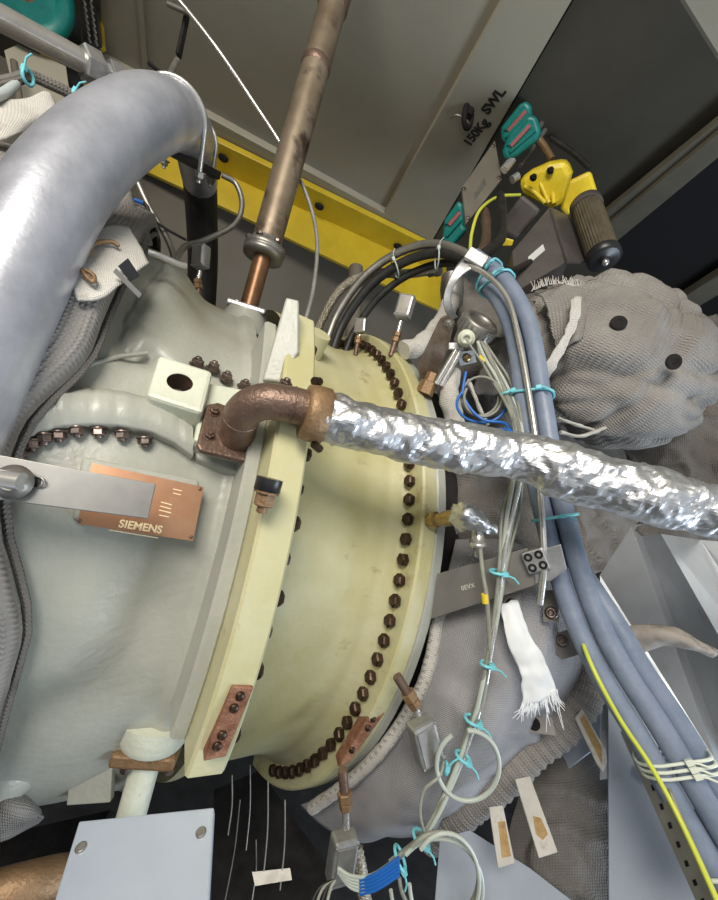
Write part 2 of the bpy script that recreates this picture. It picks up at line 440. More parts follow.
# arched ledge with its row of nuts, upper left
def ledge(path,off,h,name,m,drop=.014):
    b=MB(); rows=[]
    pts=[]
    for a,c in zip(path,path[1:]):
        for k in range(6): pts.append((a[0]+(c[0]-a[0])*k/6,a[1]+(c[1]-a[1])*k/6))
    pts.append(path[-1])
    for x,y in pts:
        p,n=hit(x,y); dn=(hit(x,y+14)[0]-p).normalized(); 
        rows.append([p-dn*h-n*.01,p-dn*h+n*off*.3,p-dn*h*.72+n*off,p-dn*.003+n*off,p+n*(off-.004),p-n*.01])
    b.grid(rows,smooth=True); return b.build(name,m,turb)
arch=[(-14,486),(4,462),(20,447),(40,437),(66,431),(92,430),(118,431),(150,437),(172,447),(190,460)]
ledge(arch,.026,.055,'manway_flange',PG)
for x,y in((10,466),(22,458),(34,450),(46,444),(60,441),(78,437),(99,438),(122,441),(144,447)):
    p,n=hit(x,y-4); dn=(hit(x,y+10)[0]-p).normalized()
    bolt('manway_nut','nut',p+n*.013-dn*.004,dn,.0085,BOLTM,turb)
# hairline lip above the arch
b=MB().tube([hp(x,y,.002) for x,y in[(34,396),(60,378),(90,365),(120,357),(147,354)]],.0035,8); b.build('weld_seam',PG,turb)
# square lifting block with a bore
def block(px,pc,n,thick,name,m,bev=.006,label=None): return slab_px(px,pc,n,thick).build(name,m,turb,bevel=bev,label=label)
pc,nn=hit(180,385); nb=(nn*.9+Vector((-.12,0,.18))).normalized()
pc=pc+nn*.035
px=[(159,354),(213,371),(203,413),(146,395)]
blk=block(px,pc,nb,.075,'lifting_block',PCR)
c=onplane(180,382,pc,nb)
bb=MB(); U=perp(nb); V=nb.cross(U); ri=.0175

bb=MB().cyl(c-nb*.05,c+nb*.02,ri,n=32)
cut=bb.build('cutter',BRN); md=blk.modifiers.new('bore','BOOLEAN'); md.object=cut; md.operation='DIFFERENCE'; md.solver='EXACT'
bpy.context.view_layer.update(); dg=bpy.context.evaluated_depsgraph_get(); me=bpy.data.meshes.new_from_object(blk.evaluated_get(dg)); blk.modifiers.clear(); blk.data=me; bpy.data.objects.remove(cut)
bt=MB().tube([c-nb*.048,c-nb*.0015],ri*.995,32,caps=False); bt.lathe(c-nb*.049,nb,[(0,ri),(.001,ri)],24); bt.build('bore_lining',mat('rusty_bore',(.06,.03,.02),(.12,.06,.04),60,.6),blk,label='rusty lining of the drilled hole')
# valve pad under the elbow
pc2,nn2=hit(236,440); nb2=(nn2*.9+Vector((-.03,0,.25))).normalized(); pc2=pc2+nn2*.032
pad=slab_px([(206,382),(296,398),(307,402),(287,465),(194,440)],pc2,nb2,.05).build('valve_pad',PCR,turb,bevel=.005)
slab_px([(195,400),(270,425),(262,452),(250,474),(240,474),(197,458),(190,440)],pc2-nb2*.03,nb2,.03).build('valve_pad',PG,turb,bevel=.004)
# vertical joint rib on top
p3=hit(280,360)[0]+Vector((0,-.02,.03)); n3=Vector((-.35,-.93,.1)).normalized()
slab_px([(286,297),(299,300),(299,352),(280,382),(262,380)],p3,n3,.05).build('split_flange',PG,turb,bevel=.003)
# dark cap nuts behind the pad
for x,y in((196,362),(212,366),(225,376),(243,384),(260,383),(283,384)):
    p,n=hit(x,y+5); bolt('pad_nut','nut',p+n*.004,Vector((0,-.5,.87)),.0095,BOLTM,turb)
# top port with flange
up=Vector((0,0,1)); _q=P(263,256,1.02); p=Vector((_q.x,_q.y,_q.z-.155))
MB().lathe(p-up*.06,up,[(0,.075),(.05,.052),(.058,.052)],28).build('port_boss',PG,turb)
MB().box(p+up*.004,Vector((.045,-.015,0)),Vector((.013,.04,0)),up*.007).build('port_flange',ALU,turb,bevel=.004)
for a,b_ in((-.032,-.012),(.036,-.022),(.03,.024)): bolt('port_bolt','head',p+Vector((a,b_,.012)),up,.006,ALU,turb)
# bottom port: pale boss, brown flange, bolts
q=hit(155,745)[0]+Vector((0,.03,-.0)); dn=Vector((0,0,-1))
MB().lathe(q,dn,[(-.03,.058),(.0,.053),(.012,.047)],28).build('drain_boss',PCR,turb)
MB().box(q+dn*.024,Vector((.045,-.012,0)),Vector((.012,.035,0)),dn*.011).build('drain_flange',BRC,turb,bevel=.005)
for a,b_ in((-.031,-.016),(.031,-.03)): bolt('drain_bolt','nut',q+Vector((a,b_,-.036)),dn,.008,BOLTM,turb)
MB().lathe(q,dn,[(.03,.022),(.15,.022)],24).build('drain_neck',PCR,turb)
slab_px([(70,768),(112,764),(110,803),(66,806)],P(90,780,.62),npx((0,0,.6),(100,0,.6),(0,100,.6)),.012).build('mounting_lug',PG,turb,bevel=.002)
# hanging stud under the pad
s0=hit(267,492)[0]+Vector((-.01,-.03,.02)); 
MB().lathe(s0,dn,[(0,.0165),(.016,.0165),(.017,.013)],22).build('stud_washer',BLACKP,turb)
bolt('pad_stud','nut',s0+dn*.016,dn,.0125,BRC,turb,1.4)
# nameplate
pN,nN=hit(140,505); 
nN=(nN*.9+Vector((0,0,.1))).normalized(); pN=pN+nN*.026
npl=slab_px([(92,463),(204,487),(193,541),(77,524)],pN,nN,.002).build('nameplate',COPPER,turb,label='copper coloured maker plate')
sh=MB().slab([onplane(x,y,pN-nN*.002,nN) for x,y in[(82,456),(200,480),(190,536),(72,520)]],-nN*.035).build('nameplate_backing',PG,turb,bevel=.004)
Rr=onplane(193,541,pN,nN)-onplane(77,524,pN,nN); Uu=onplane(92,463,pN,nN)-onplane(77,524,pN,nN)
text('maker_name','SIEMENS',onplane(141,527,pN+nN*.0006,nN),Rr,Uu,.0135,GOLD,npl,.0003,.0004)
def line_px(a,b,w,name,m,par,p,n):
    A=onplane(*a,p,n);B=onplane(*b,p,n);d=(B-A).normalized();s_=n.cross(d)*w
    return MB().slab([A-s_,B-s_,B+s_,A+s_],n*.0006).build(name,m,par)
for a,b_ in(((173,489),(182,491)),((173,493),(181,495)),((161,502),(172,505)),((160,506),(171,509)),((159,510),(171,513)),((159,515),(169,517)),((109,530),(158,538))):
    line_px(a,b_,.0006,'engraved_line',GOLD,npl,pN+nN*.0003,nN)
for x,y in((80,521),(191,537),(200,489)): bolt('plate_rivet','dome',onplane(x,y,pN,nN),nN,.0025,BRN,npl)
# ============ elbow + collar + foil-wrapped pipe ============
el=thing('pipe_elbow',tuple(P(240,455,.56)),'brown oxidised pipe elbow on a four-bolt square flange beside the drilled block','pipe fitting')
pe=pc2+nb2*.001
slab_px([(207,404),(218,402),(270,421),(273,427),(261,459),(255,463),(200,450),(197,444)],pe+nb2*.010,nb2,.010).build('square_flange',BRN,el,bevel=.003)
for x,y in((214,412),(209,436),(258,449),(262,422)):
    bolt('flange_nut','nut',onplane(x,y,pe+nb2*.010,nb2),nb2,.0068,BRN,el)
c0=onplane(236,437,pe+nb2*.010,nb2); D=proj(c0)[2]
path=spline([c0-nb2*.004,c0+nb2*.012,P(243,413,D-.045),P(262,402,D-.055),P(288,404,D-.05),P(312,410,D-.04)],10)
MB().tube(path,[.0245]*len(path),26).build('elbow_pipe',BRN,el)
def wring(pt,d,r0,r1,h): return MB().lathe(pt-d*h/2,d,[(0,r0),(.0006,r1),(h-.0006,r1),(h,r0)],30)
d1=(path[-1]-path[-9]).normalized()
wring(path[18],(path[19]-path[17]).normalized(),.024,.0255,.003).build('weld_bead',BRN,el); wring(path[42],(path[43]-path[41]).normalized(),.024,.0255,.003).build('weld_bead',BRN,el)
cp=P(311,413,D-.04)
MB().lathe(cp-d1*.010,d1,[(0,.028),(.0,.037),(.008,.039),(.030,.039),(.032,.034),(.036,.034)],32).build('coupling_collar',BRC,el)
for s_ in(-1,1):
    MB().tube([cp+Vector((0,-.012,.0))+DOWN*s_*.042+d1*(.0),cp+DOWN*s_*.046+d1*.012],.006,10).build('collar_clip',BOLT,el)
DF=D-.04
fp=[P(*a) for a in[(322,416,DF),(380,432,DF+.015),(450,446,DF+.03),(520,458,DF+.03),(575,475,DF+.01),(640,492,DF-.01),(700,506,DF-.03),(790,530,DF-.05),(900,562,DF-.06)]]
fp=spline(fp,30)
def foil(p,l,a):
    e=0
    for s,am in((26,.0085),(60,.0060),(120,.0030)):
        q=p*s+Vector((noise.noise(p*30),noise.noise(p*30+Vector((5,0,0))),0))*.6
        v=noise.voronoi(q)[0]; e+=am*(v[0]-.45)+am*.5*(v[1]-v[0])
    e+=.007*noise.noise(p*9)
    return e-.003
n_=len(fp); rr=[.0325+.0075*(i/n_)+.002*math.sin(i*.13) for i in range(n_)]
fo=MB().tube(fp,rr,64,smooth=False,fn=foil).build('foil_wrapped_pipe',FOIL)
tag(fo,'long pipe wrapped in crumpled silver foil crossing the picture','pipe')
# ============ enclosure ============
def struct(o): o['kind']='structure'; return o
def plate(px,z,th,name,m,par=None,bev=0,label=None): return MB().slab([PZ(x,y,z) for x,y in px],Vector((0,0,th))).build(name,m,par,bevel=bev,label=label)
ZC=3.2
Bx=lambda x0,x1,y0,y1,z0,z1: MB().box(Vector(((x0+x1)/2,(y0+y1)/2,(z0+z1)/2)),Vector(((x1-x0)/2,0,0)),Vector((0,(y1-y0)/2,0)),Vector((0,0,(z1-z0)/2)))
struct(Bx(-2.4,3.6,-1.3,2.6,ZC,ZC+.05).build('ceiling',CEIL))
struct(Bx(-2.4,3.6,2.5,2.6,0,ZC).build('wall_far',WALLM))
struct(Bx(3.5,3.6,-1.3,2.5,0,ZC).build('wall_right',CEILD))
struct(Bx(-2.4,-2.3,-1.3,2.5,0,ZC).build('wall_left',CEILD))
struct(Bx(-2.4,3.6,-1.3,2.5,-.05,0).build('floor',FLOORM))
# ceiling lining: rims round the recessed beige sheet, dark sheet to the right
struct(plate([(100,58),(384,213),(432,241),(432,252),(100,78)],3.165,.035,'trim_1',CEIL,bev=.004))
struct(plate([(384,213),(536,-60),(607,-60),(432,241)],3.164,.036,'trim_2',CEIL,bev=.004))
struct(plate([(133,-60),(138,-60),(148,76),(143,74)],3.185,.014,'trim_3',CEIL))
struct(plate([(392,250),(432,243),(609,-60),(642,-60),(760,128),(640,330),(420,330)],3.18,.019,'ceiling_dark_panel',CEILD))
struct(plate([(600,217),(718,122),(790,64),(790,82),(718,134),(604,228)],3.12,.03,'trim_4',TRIMD,bev=.003))
struct(plate([(604,228),(718,134),(790,82),(790,110),(718,158),(615,243)],3.10,.03,'trim_5',TRIMD,bev=.003))
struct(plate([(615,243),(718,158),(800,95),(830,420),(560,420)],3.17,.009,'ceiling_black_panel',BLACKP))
struct(plate([(676,302),(730,268),(735,285),(690,312)],3.1,.05,'trim_6',TRIMD,bev=.003))
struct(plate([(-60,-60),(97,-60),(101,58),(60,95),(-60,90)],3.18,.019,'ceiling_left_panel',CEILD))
# yellow crane beam under the ceiling edge
bmv=thing('crane_beam',tuple(PZ(260,180,3.1)),'yellow painted steel beam running along the ceiling edge at the back wall','beam')
plate([(40,50),(209,138),(444,253),(446,276),(209,166),(40,82)],3.13,.03,'beam_flange',YEL,bmv,.004)
pa,pb=PZ(209,166,3.13),PZ(421,264,3.13); nv=(pb-pa).cross(Vector((0,0,1))).normalized()
if nv.dot(CAM-pa)<0: nv=-nv
slab_px([(40,80),(209,165),(421,263),(447,276),(444,312),(413,298),(209,200),(40,122)],pa,nv,.03).build('beam_web',YEL,bmv,bevel=.004)
for x,y in((223.5,157.6),(319.5,206),(398,246)): bolt('beam_bolt','dome',PZ(x,y,3.128),Vector((0,0,-1)),.026,DARKM,bmv)
# writing and eye on the rim
R_=(PZ(497,95,3.16)-PZ(487,108,3.16)); U_=(PZ(485,93,3.16)-PZ(493,101,3.16))
for s_,x,y,sz in(('SWL',493.5,101.5,.052),('150Kg',476,133,.052)):
    o=text('painted_sign' ,s_,PZ(x,y,3.1635),R_,U_,sz,BLACKP,None,.0005,.0022)
    tag(o,{'SWL':'black stencilled letters SWL on the beige ceiling rim','150Kg':'black stencilled text 150Kg below the lifting eye'}[s_],'lettering','ceiling load markings')
le=thing('lifting_eye',tuple(PZ(468,116,3.16)),'small dark lifting eye with wire ring on the beige ceiling rim','hook')
c=PZ(468,116,3.14)
pts=[c+Vector((.025*math.cos(a),.01*math.cos(a),.045*math.sin(a))) for a in [2*PI*k/20 for k in range(21)]]
MB().tube(pts,.010,10,caps=False).build('eye_loop',DARKM,le)
MB().cyl(c+Vector((0,0,.03)),c+Vector((0,0,.0)),.02,.014).build('eye_base',DARKM,le)
MB().tube(spline([PZ(450,118,3.12),PZ(457,115,3.12),PZ(466,120,3.12),PZ(470,126,3.12)],6),.004,8).build('wire_ring',STEELD,le)
# ============ top left background ============
o=thing('valve_wheel',tuple(P(28,-2,1.2)),'teal painted round valve wheel at the top left corner','valve')  # valve wheel: teal outer ring and brown hub
c=P(24,-12,1.25); ax=(CAM-c).normalized()
MB().lathe(c,ax,[(0,.075),(.0,.125),(.02,.13),(.028,.10),(.01,.078)],40).build('outer_ring',TEAL,o)
MB().lathe(c-ax*.01,ax,[(0,.08),(.018,.074),(.02,.03)],30).build('hub',BRC,o)
b=slab_px([(78,-20),(93,-20),(99,40),(84,46)],P(88,10,1.5),npx((80,0,1.5),(95,0,1.5),(85,40,1.4)),.02).build('cable_tray',BLACKP,None)
tag(b,'narrow black perforated tray at the top left beside the yellow strip','tray')
for k in range(9):
    for j in (0,1):
        x=82+k*.85+j*7; y=-12+k*6.3+j*3
        s_=MB().cyl(P(x,y,1.395),P(x+1.6,y+3.6,1.385),.004,n=8).build('tray_slot',STEELD,b)
s_=slab_px([(93,-20),(97,-20),(103,44),(99,46)],P(97,10,1.6),npx((93,0,1.6),(98,0,1.6),(98,40,1.5)),.02).build('edge_strip',YEL); tag(s_,'thin yellow edge strip beside the beige ceiling sheet','trim strip')
s_=slab_px([(4,50),(18,44),(66,66),(72,108),(20,118)],P(40,80,1.35),npx((4,60,1.3),(66,60,1.4),(20,110,1.3)),.02).build('backing_panel',CEIL,bevel=.002); tag(s_,'small beige panel behind the cloth at upper left','panel')
s_=MB().cyl(P(14,62,1.25),P(22,118,1.2),.010).build('conduit',WALLM); tag(s_,'thin taupe conduit against the beige panel, top left','pipe')
s_=slab_px([(60,20),(80,15),(84,95),(66,100)],P(70,60,1.45),npx((60,20,1.4),(80,20,1.45),(66,90,1.4)),.05).build('upright_post',BLACKP); tag(s_,'black upright post behind the polished tube, top left','post')
# ============ steel tube with compression fittings ============
tb=thing('steel_tube',tuple(P(40,40,.8)),'polished thick steel tube with hexagonal fittings at top left','pipe')
a0,a1=P(-60,-14,.66),P(84,62,.84); d=(a1-a0).normalized()
MB().cyl(a0,a1,.0215,n=28).build('tube',STEEL,tb)
MB().lathe(a1-d*.005,d,[(0,.029),(.003,.033),(.035,.033),(.038,.028)],6,True).build('hex_nut',ALU,tb,bevel=.001)
MB().lathe(a1+d*.036,d,[(0,.020),(.012,.020),(.012,.030),(.040,.030),(.042,.020),(.06,.019),(.075,.022)],6,True).build('hex_nut',ALU,tb,bevel=.001)
MB().cyl(a1+d*.07,a1+d*.19,.019,n=24).build('tube_end',STEEL,tb)
# ============ big bent grey pipe ============
bp=pxs([(-150,620,.32),(-100,500,.36),(-46,390,.405),(10,280,.455),(60,190,.505),(106,141,.56),(150,116,.64),(178,119,.80),(193,140,1.05),(200,180,1.30)],12)
rads=[.0535+.0*(i) for i in range(len(bp))]
big=thing('bent_pipe',tuple(P(60,250,.5)),'large dull grey bent pipe sweeping across the left foreground','pipe')
MB().tube(bp,.0545,48).build('pipe_wall',BIGP,big)
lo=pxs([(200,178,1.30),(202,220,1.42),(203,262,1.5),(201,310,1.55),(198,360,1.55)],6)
MB().tube(lo,.052,28,fn=lambda p,l,a:.0022*math.cos(a*12)).build('shaded_pipe_run',BLACK,big,label='ribbed lower run of the bent pipe, its shade painted black')  # lower run of the same pipe, its shade painted in as black
# U-bolts and support bar
ub=thing('pipe_bracket',tuple(P(190,150,.95)),'black steel support bar with two U-bolts gripping the bent pipe','bracket')
sb=slab_px([(151,143),(156,138),(222,172),(220,180)],P(185,158,.93),npx((150,140,.80),(222,174,1.02),(185,170,.9)),.018).build('support_bar',BLACK,ub,bevel=.002)
def ubolt(i,r,m):
    T,U,V=frames(bp)[i]; c=bp[i]
    side=(-RIGHT*.2+DOWN).normalized(); side=(side-T*side.dot(T)).normalized(); o_=T.cross(side)
    pts=[c+side*.09+o_*r]+[c+ (o_*math.cos(a)-side*math.sin(a))*r for a in [PI*k/20 for k in range(21)]]+[c+side*.09-o_*r]
    u=MB().tube(pts,.0048,10).build('u_bolt',m,ub)
    for s_ in(1,-1): bolt('u_bolt_nut','nut',c+side*.07+o_*r*s_,side,.010,STEELD,u)
ubolt(81,.058,STEEL); ubolt(96,.058,STEEL)
MB().box(P(183,34,1.0),(P(188,10,1.02)-P(178,58,.95))*.5*.9,RIGHT*.004,FWD*.008).build('hanger_rod',DARKM,ub)
MB().cyl(P(148,62,.84),P(164,76,.86),.004).build('hanger_pin',DARKM,ub)
MB().cyl(P(168,4,1.0),P(190,14,1.0),.006).build('hanger_pin',STEELD,ub)
MB().cyl(P(177,60,.93),P(167,80,.82),.006).build('hanger_rod',STEELD,ub)
# thin tubes
def wire(path,r,m,name,label,cat,group=None,par=None,n=10,seg=8,fn=None):
    o=MB().tube(pxs(path,seg),r,n,fn=fn).build(name,m,par)
    if not par: tag(o,label,cat,group)
    return o
wire([(166,-12,.95),(182,4,.97),(218,50,1.0),(252,100,1.05),(283,148,1.08),(307,196,1.08),(317,240,1.05),(313,290,.98),(300,338,.90)],.0052,STEEL,'capillary_tube','long thin steel tube curving down from the top to the casing','tube')
wire([(131,168,.9),(148,205,.92),(166,236,.92),(174,258,.9),(172,272,.88)],.007,STEELD,'impulse_tube','grey thin tube running down from behind the bent pipe','tube')
wire([(222,175,1.05),(236,184,1.07),(242,205,1.07),(234,225,1.05),(205,240,1.0),(186,246,.95),(177,258,.9),(175,272,.88)],.007,STEELD,'impulse_tube','grey thin tube looping from the support bar end','tube')
wire([(122,192,.8),(136,200,.82),(146,205,.82),(148,214,.82),(140,220,.82),(134,210,.82),(137,200,.82)],.004,BLACK,'cable_loop','small black cable loop beside the bent pipe','cable')
wire([(118,190,.79),(130,198,.79),(143,203,.8)],.004,WIREB,'blue_cable','short blue cable beside the black cable loop, upper left','cable')
wire([(140,205,.85),(160,225,.9),(186,240,.95)],.003,BLACK,'thin_cable','thin black cable crossing behind the looping tube','cable')
wire([(-10,86,.62),(14,80,.66),(30,76,.68),(50,84,.70),(70,94,.72),(86,108,.74)],.009,FABD,'cable_bundle','sheathed grey cable bundle tied with blue twine at upper left','cable')
wire([(-8,98,.6),(6,92,.63),(16,84,.66)],.007,TIEG,'cable_bundle','short pale cable end joining the bundle, far left','cable')
def tie(px,py,d,dirx,diry,r,m,label,squash=1.0,w=.0028,tail=True,par=None,name='cable_tie'):
    c=P(px,py,d); T=(RIGHT*dirx+DOWN*diry).normalized(); A=T.cross(FWD).normalized(); B_=T.cross(A)
    pts=[c+A*math.cos(a)*r+B_*math.sin(a)*r*squash for a in [2*PI*k/24 for k in range(25)]]
    b=MB().tube(pts,w,8,caps=False)
    h=c+A*r*.6-FWD*r*squash*.85
    b.box(h,A*.0045,T*.0035,FWD*.003)
    if tail: b.tube([h,h+A*.014+T*.004-FWD*.004,h+A*.022+T*.012-FWD*.004],w*.6,6)
    o=b.build(name,m,par)
    if not par: tag(o,label,'cable tie')
    return o
tie(28,77,.67,1,.2,.011,TIE,'pale blue twine loop around the cable bundle at far upper left'); tie(77,99,.73,1,.7,.013,TIE,'blue twine tied on the cable bundle next to the bent pipe',1)
# ============ riser pipe ============
rp=thing('riser_pipe',tuple(P(262,260,1.2)),'heat-stained brown vertical pipe rising from the casing to the ceiling','pipe')
q1=P(263,256,1.02); q2=Vector((q1.x,q1.y,ZC-.001)); q0=Vector((q1.x,q1.y,q1.z-.16))
dd=(q2-q1).normalized()
MB().tube([q1+(q2-q1)*k/20 for k in range(21)],.037,30).build('upper_pipe',RISER,rp)
MB().cyl(q0,q1,.022,n=26).build('lower_pipe',RISERD,rp,label='copper-brown narrow lower pipe')
fl=MB().lathe(q1-dd*.004,dd,[(0,.026),(.0,.050),(.013,.052),(.015,.047),(.017,.052),(.030,.050),(.031,.042),(.045,.038)],34).build('pipe_flange',STEELD,rp)
U=perp(dd);V=dd.cross(U)
for k in range(6):
    a=k*PI/3+.4; bolt('flange_bolt','nut',q1+dd*.029+(U*math.cos(a)+V*math.sin(a))*.044,dd,.007,BOLTM,fl)
MB().lathe(q1+(q2-q1)*.52,dd,[(0,.037),(.003,.039),(.02,.039),(.023,.037)],30).build('pipe_coupling',BRN,rp)
MB().lathe(q1+(q2-q1)*.70,dd,[(0,.037),(.004,.041),(.1,.041),(.104,.037)],30).build('pipe_coupling',BRN,rp)
# ============ blankets, upper left ============
def edge_t(th):
    d=math.degrees(th); return -.640+.060*(1-sst(-96,-80,d))+.036*sst(-76,-64,d)
b=MB(); rows=[]
for j in range(130):
    th=math.radians(-150+ (150+62)*j/129); te=edge_t(th); row=[]
    for i in range(50):
        k=i/49; t=te-(1-k)*.42
        r=.675-.02*(1-k)+.03*k*(1-k)
        p=TP(t,th,r); r+=.014*fnoise(p,7,4)+.008*(1-2*abs(fnoise(p,11,8)))**3
        if i==49: r-=.02
        row.append(TP(t,th,r))
    rows.append(row)
b.grid(rows,uv=lambda i,j:(i*.018,j*.0086)); bl=b.build('insulation_blanket',FAB,solid=.004); tag(bl,'grey woven insulation blanket wrapped around the left end of the casing','insulation blanket')
pts=[TP(edge_t(math.radians(a))+.004,math.radians(a),.648) for a in range(-140,50,3)]
MB().tube(pts,.005,8).build('blanket_hem',FABD,bl,label='dark rolled hem')
# flap with buckle
QO=lambda x,y,o:(hit(x,y,o) or (P(x,y,.62),0))[0]
f1=patch([[QO(x,y,.080) for x,y in r] for r in([(60,258),(84,240),(110,226),(128,226)],[(70,282),(94,266),(120,252),(142,250)],[(78,300),(102,298),(122,284),(148,264)])],24,18,.005,14,3,edge=.002).build('blanket_flap',FABL,solid=.003)
tag(f1,'pale cloth flap with wire ring and black buckle pad over the blanket edge','flap')
MB().tube(spline([QO(x,y,.09) for x,y in((90,254),(92,246),(100,242),(112,242),(119,246))],6),.0028,10).build('wire_ring',BRC,f1,label='brassy bent wire ring')
slab_px([(118,266),(128,258),(140,276),(130,282)],QO(128,270,.092),(CAM-P(128,270,.56)).normalized(),.004).build('buckle_pad',BLACKP,f1)
slab_px([(113,272),(116,268),(142,294),(139,298)],QO(128,283,.092),(CAM-P(128,270,.56)).normalized(),.003).build('buckle_bar',STEELD,f1)
MB().tube(spline([QO(x,y,.09) for x,y in((80,268),(86,276),(93,282),(94,276),(86,270))],5),.0028,8).build('toggle_ring',BRC,f1)
f2=patch(pp([[(-30,102,.60),(20,98,.64),(48,92,.68),(62,112,.70)],[(-30,120,.58),(20,116,.62),(50,112,.66),(66,122,.68)],[(-30,146,.58),(6,138,.60),(34,128,.64),(60,124,.68)]]),26,16,.010,12,5,edge=.003).build('cloth_flap',FABL,solid=.004); tag(f2,'pale torn cloth flap lying on the blanket at upper left','flap')
f3=patch(pp([[(112,196,.74),(126,184,.76),(134,200,.77)],[(106,222,.68),(134,214,.72),(150,234,.74)],[(100,250,.64),(130,244,.68),(152,246,.70)]]),24,20,.010,14,6,edge=.003).build('cloth_fold',FAB,solid=.004); tag(f3,'crumpled grey cloth fold right beside the bent pipe','flap')
MB_=MB().tube(pxs([(148,252,.66),(160,256,.67),(178,264,.69),(186,266,.70)],5),.0055,10).build('drain_tube',STEEL); tag(MB_,'short bright steel tube end above the casing shoulder','tube')
# ============ foreground strap, rod ============
st=thing('steel_strap',tuple(P(70,485,.4)),'brushed steel strap with slotted end in front of the nameplate','strap')
ps=P(80,485,.42); ns=(npx((0,478,.40),(150,500,.455),(80,510,.425)))
slab_px([(-40,449),(0,455),(156,484),(148,519),(0,500),(-40,497)],ps,ns,.004).build('strap_plate',BRUSH,st,bevel=.001)
q=onplane(34,482,ps,ns)
MB().tube([q+RIGHT*(.007*math.cos(a)*1.5)+DOWN*(.006*math.sin(a))+ns*.0005 for a in [2*PI*k/20 for k in range(21)]],.0012,6,caps=False).build('slot_edge',STEELD,st)
q=onplane(32,482,ps,ns); MB().lathe(q+ns*.0,ns,[(0,.0075),(.0006,.007)],24).build('slot',BLACKP,st)
MB().cyl(P(-30,474,.38),P(22,482,.385),.0088,n=22).build('clamp_rod',STEEL,st)
MB().lathe(P(14,482,.392),ns,[(0,.016),(.003,.017),(.006,.012),(.012,.009)],26).build('clamp_washer',STEELD,st)
# ============ bottom left ============
cp_=thing('cover_plate',tuple(P(130,860,.45)),'pale blue-grey flat steel cover with two screws, bottom left foreground','cover')
pc_=P(135,860,.46); nc=npx((80,812,.50),(210,810,.50),(130,900,.42))
cpp=slab_px([(79,821),(214,807),(208,910),(206,960),(40,960),(56,895)],pc_,nc,.012).build('front_sheet',BLUEP,cp_,bevel=.002)
for x,y in((81,848),(201,833)): bolt('cover_screw','screw',onplane(x,y,pc_,nc),nc,.0062,STEELD,cpp)
s_=MB().tube(pxs([(-40,905,.60),(0,893,.60),(35,884,.62),(70,876,.66)],8),.030,28,fn=lambda p,l,a:.0015*noise.noise(p*40)).build('stained_pipe',BRC); tag(s_,'brown heat-stained pipe in the bottom left corner','pipe')
s_=patch(pp([[(-30,770,.60),(0,775,.58),(22,790,.60),(42,808,.64)],[(-30,800,.56),(0,805,.54),(25,812,.56),(45,818,.62)],[(-30,845,.56),(0,842,.56),(22,832,.60),(38,824,.64)]]),24,20,.008,14,12).build('blanket_tail',FAB,solid=.004); tag(s_,'loose grey blanket tail under the casing at far left','insulation blanket')
s_=MB().sphere(P(2,765,.58),.055,12,(1,1,.9)).build('rounded_boss',PG); tag(s_,'rounded grey-green casing foot under the left end','casting')
for (px,m,nm,lb) in (([(0,835),(110,810),(60,905),(0,905)],DARKM,'dark_frame_member','dark frame member behind the cover plate'),([(214,790),(260,770),(330,870),(320,960),(210,960)],DARKM,'dark_bulkhead','dark bulkhead beneath the middle casing')):
    o=slab_px(px,P(px[0][0]+40,px[0][1]+20,1.2),npx((0,800,1.15),(300,800,1.15),(100,900,1.0)),.03).build(nm,m); tag(o,lb,'frame')  # near-black frame member and bulkhead sheet low at the left
for i,(x0,y0,x1,y1) in enumerate([(232,775,228,835),(250,765,246,850),(268,780,263,880),(240,800,225,900),(285,800,280,890),(256,840,252,900)]):
    o=MB().tube(spline([P(x0,y0,1.0),P((x0+x1)/2+2,(y0+y1)/2,1.0),P(x1,y1,.98)],6),.0018,8).build('hanging_wire',(WIRE,STEELD)[i%2])
    tag(o,'thin loose wire hanging in the dark gap under the middle casing','wire','hanging wires below the casing')
o=slab_px([(252,872),(290,868),(292,880),(255,886)],P(270,875,.98),(CAM-P(270,875,1)).normalized(),.01).build('small_bracket',STEELD); tag(o,'small flat grey bracket among the hanging wires','bracket')
# ============ sensors ============
def sensor(base,hexp,stem,hs,d,sz,label,name='pressure_transmitter',face=None):
    """base,hexp,stem,hs: pixel stations from the casing to the housing centre"""
    b0,h0,s0_,c=P(*base,d),P(*hexp,d),P(*stem,d),P(*hs,d)
    r=thing(name,tuple(b0),label,'sensor','pressure transmitters on the casing')
    a=(h0-b0); ax=a.normalized(); s=sz
    MB().cyl(b0-ax*.01,h0,s*.30,n=16).build('nipple',BRN,r)
    MB().lathe(h0-ax*s*.35,ax,[(0,s*.40),(.001,s*.48),(s*.55,s*.48),(s*.56,s*.34),(s*.62,s*.34),(s*.63,s*.44),(s*1.05,s*.44)],6,True).build('hex_fitting',BRC,r,bevel=.0006)
    ax2=(c-s0_).normalized()
    MB().cyl(h0+ax*s*.5,s0_+ax2*s*.3,s*.24,n=16).build('stem',STEEL,r)
    ax3=ax2; rt=ax3.cross(FWD).normalized(); fr=rt.cross(ax3).normalized()
    w=(rt*.9+fr*.35).normalized(); dp=w.cross(ax3).normalized(); L=(c-s0_).length
    L*=.66
    hb=MB().box(c,ax3*L,w*s*.84,dp*s*.6).build('housing',ALU,r,bevel=s*.22)
    if dp.dot(CAM-c)<0: dp=-dp
    MB().box(c+dp*s*.6,ax3*L*.78,w*s*.62,dp*s*.05).build('label_plate',STEELD,hb,bevel=.0008)
    for sx in(-1,1):
        for sy in(-1,1): bolt('lid_screw','dome',c+dp*s*.6+ax3*L*.86*sx+w*s*.72*sy,dp,s*.09,STEELD,hb)
    return r
sensor((199,300),(198,286),(200,274),(201,257),.95,.022,'small cast box sensor at the foot of the black lower pipe run')
sensor((356,352),(358,341),(360,337),(361,326),1.10,.020,'left small cast box sensor above the yellow middle casing')
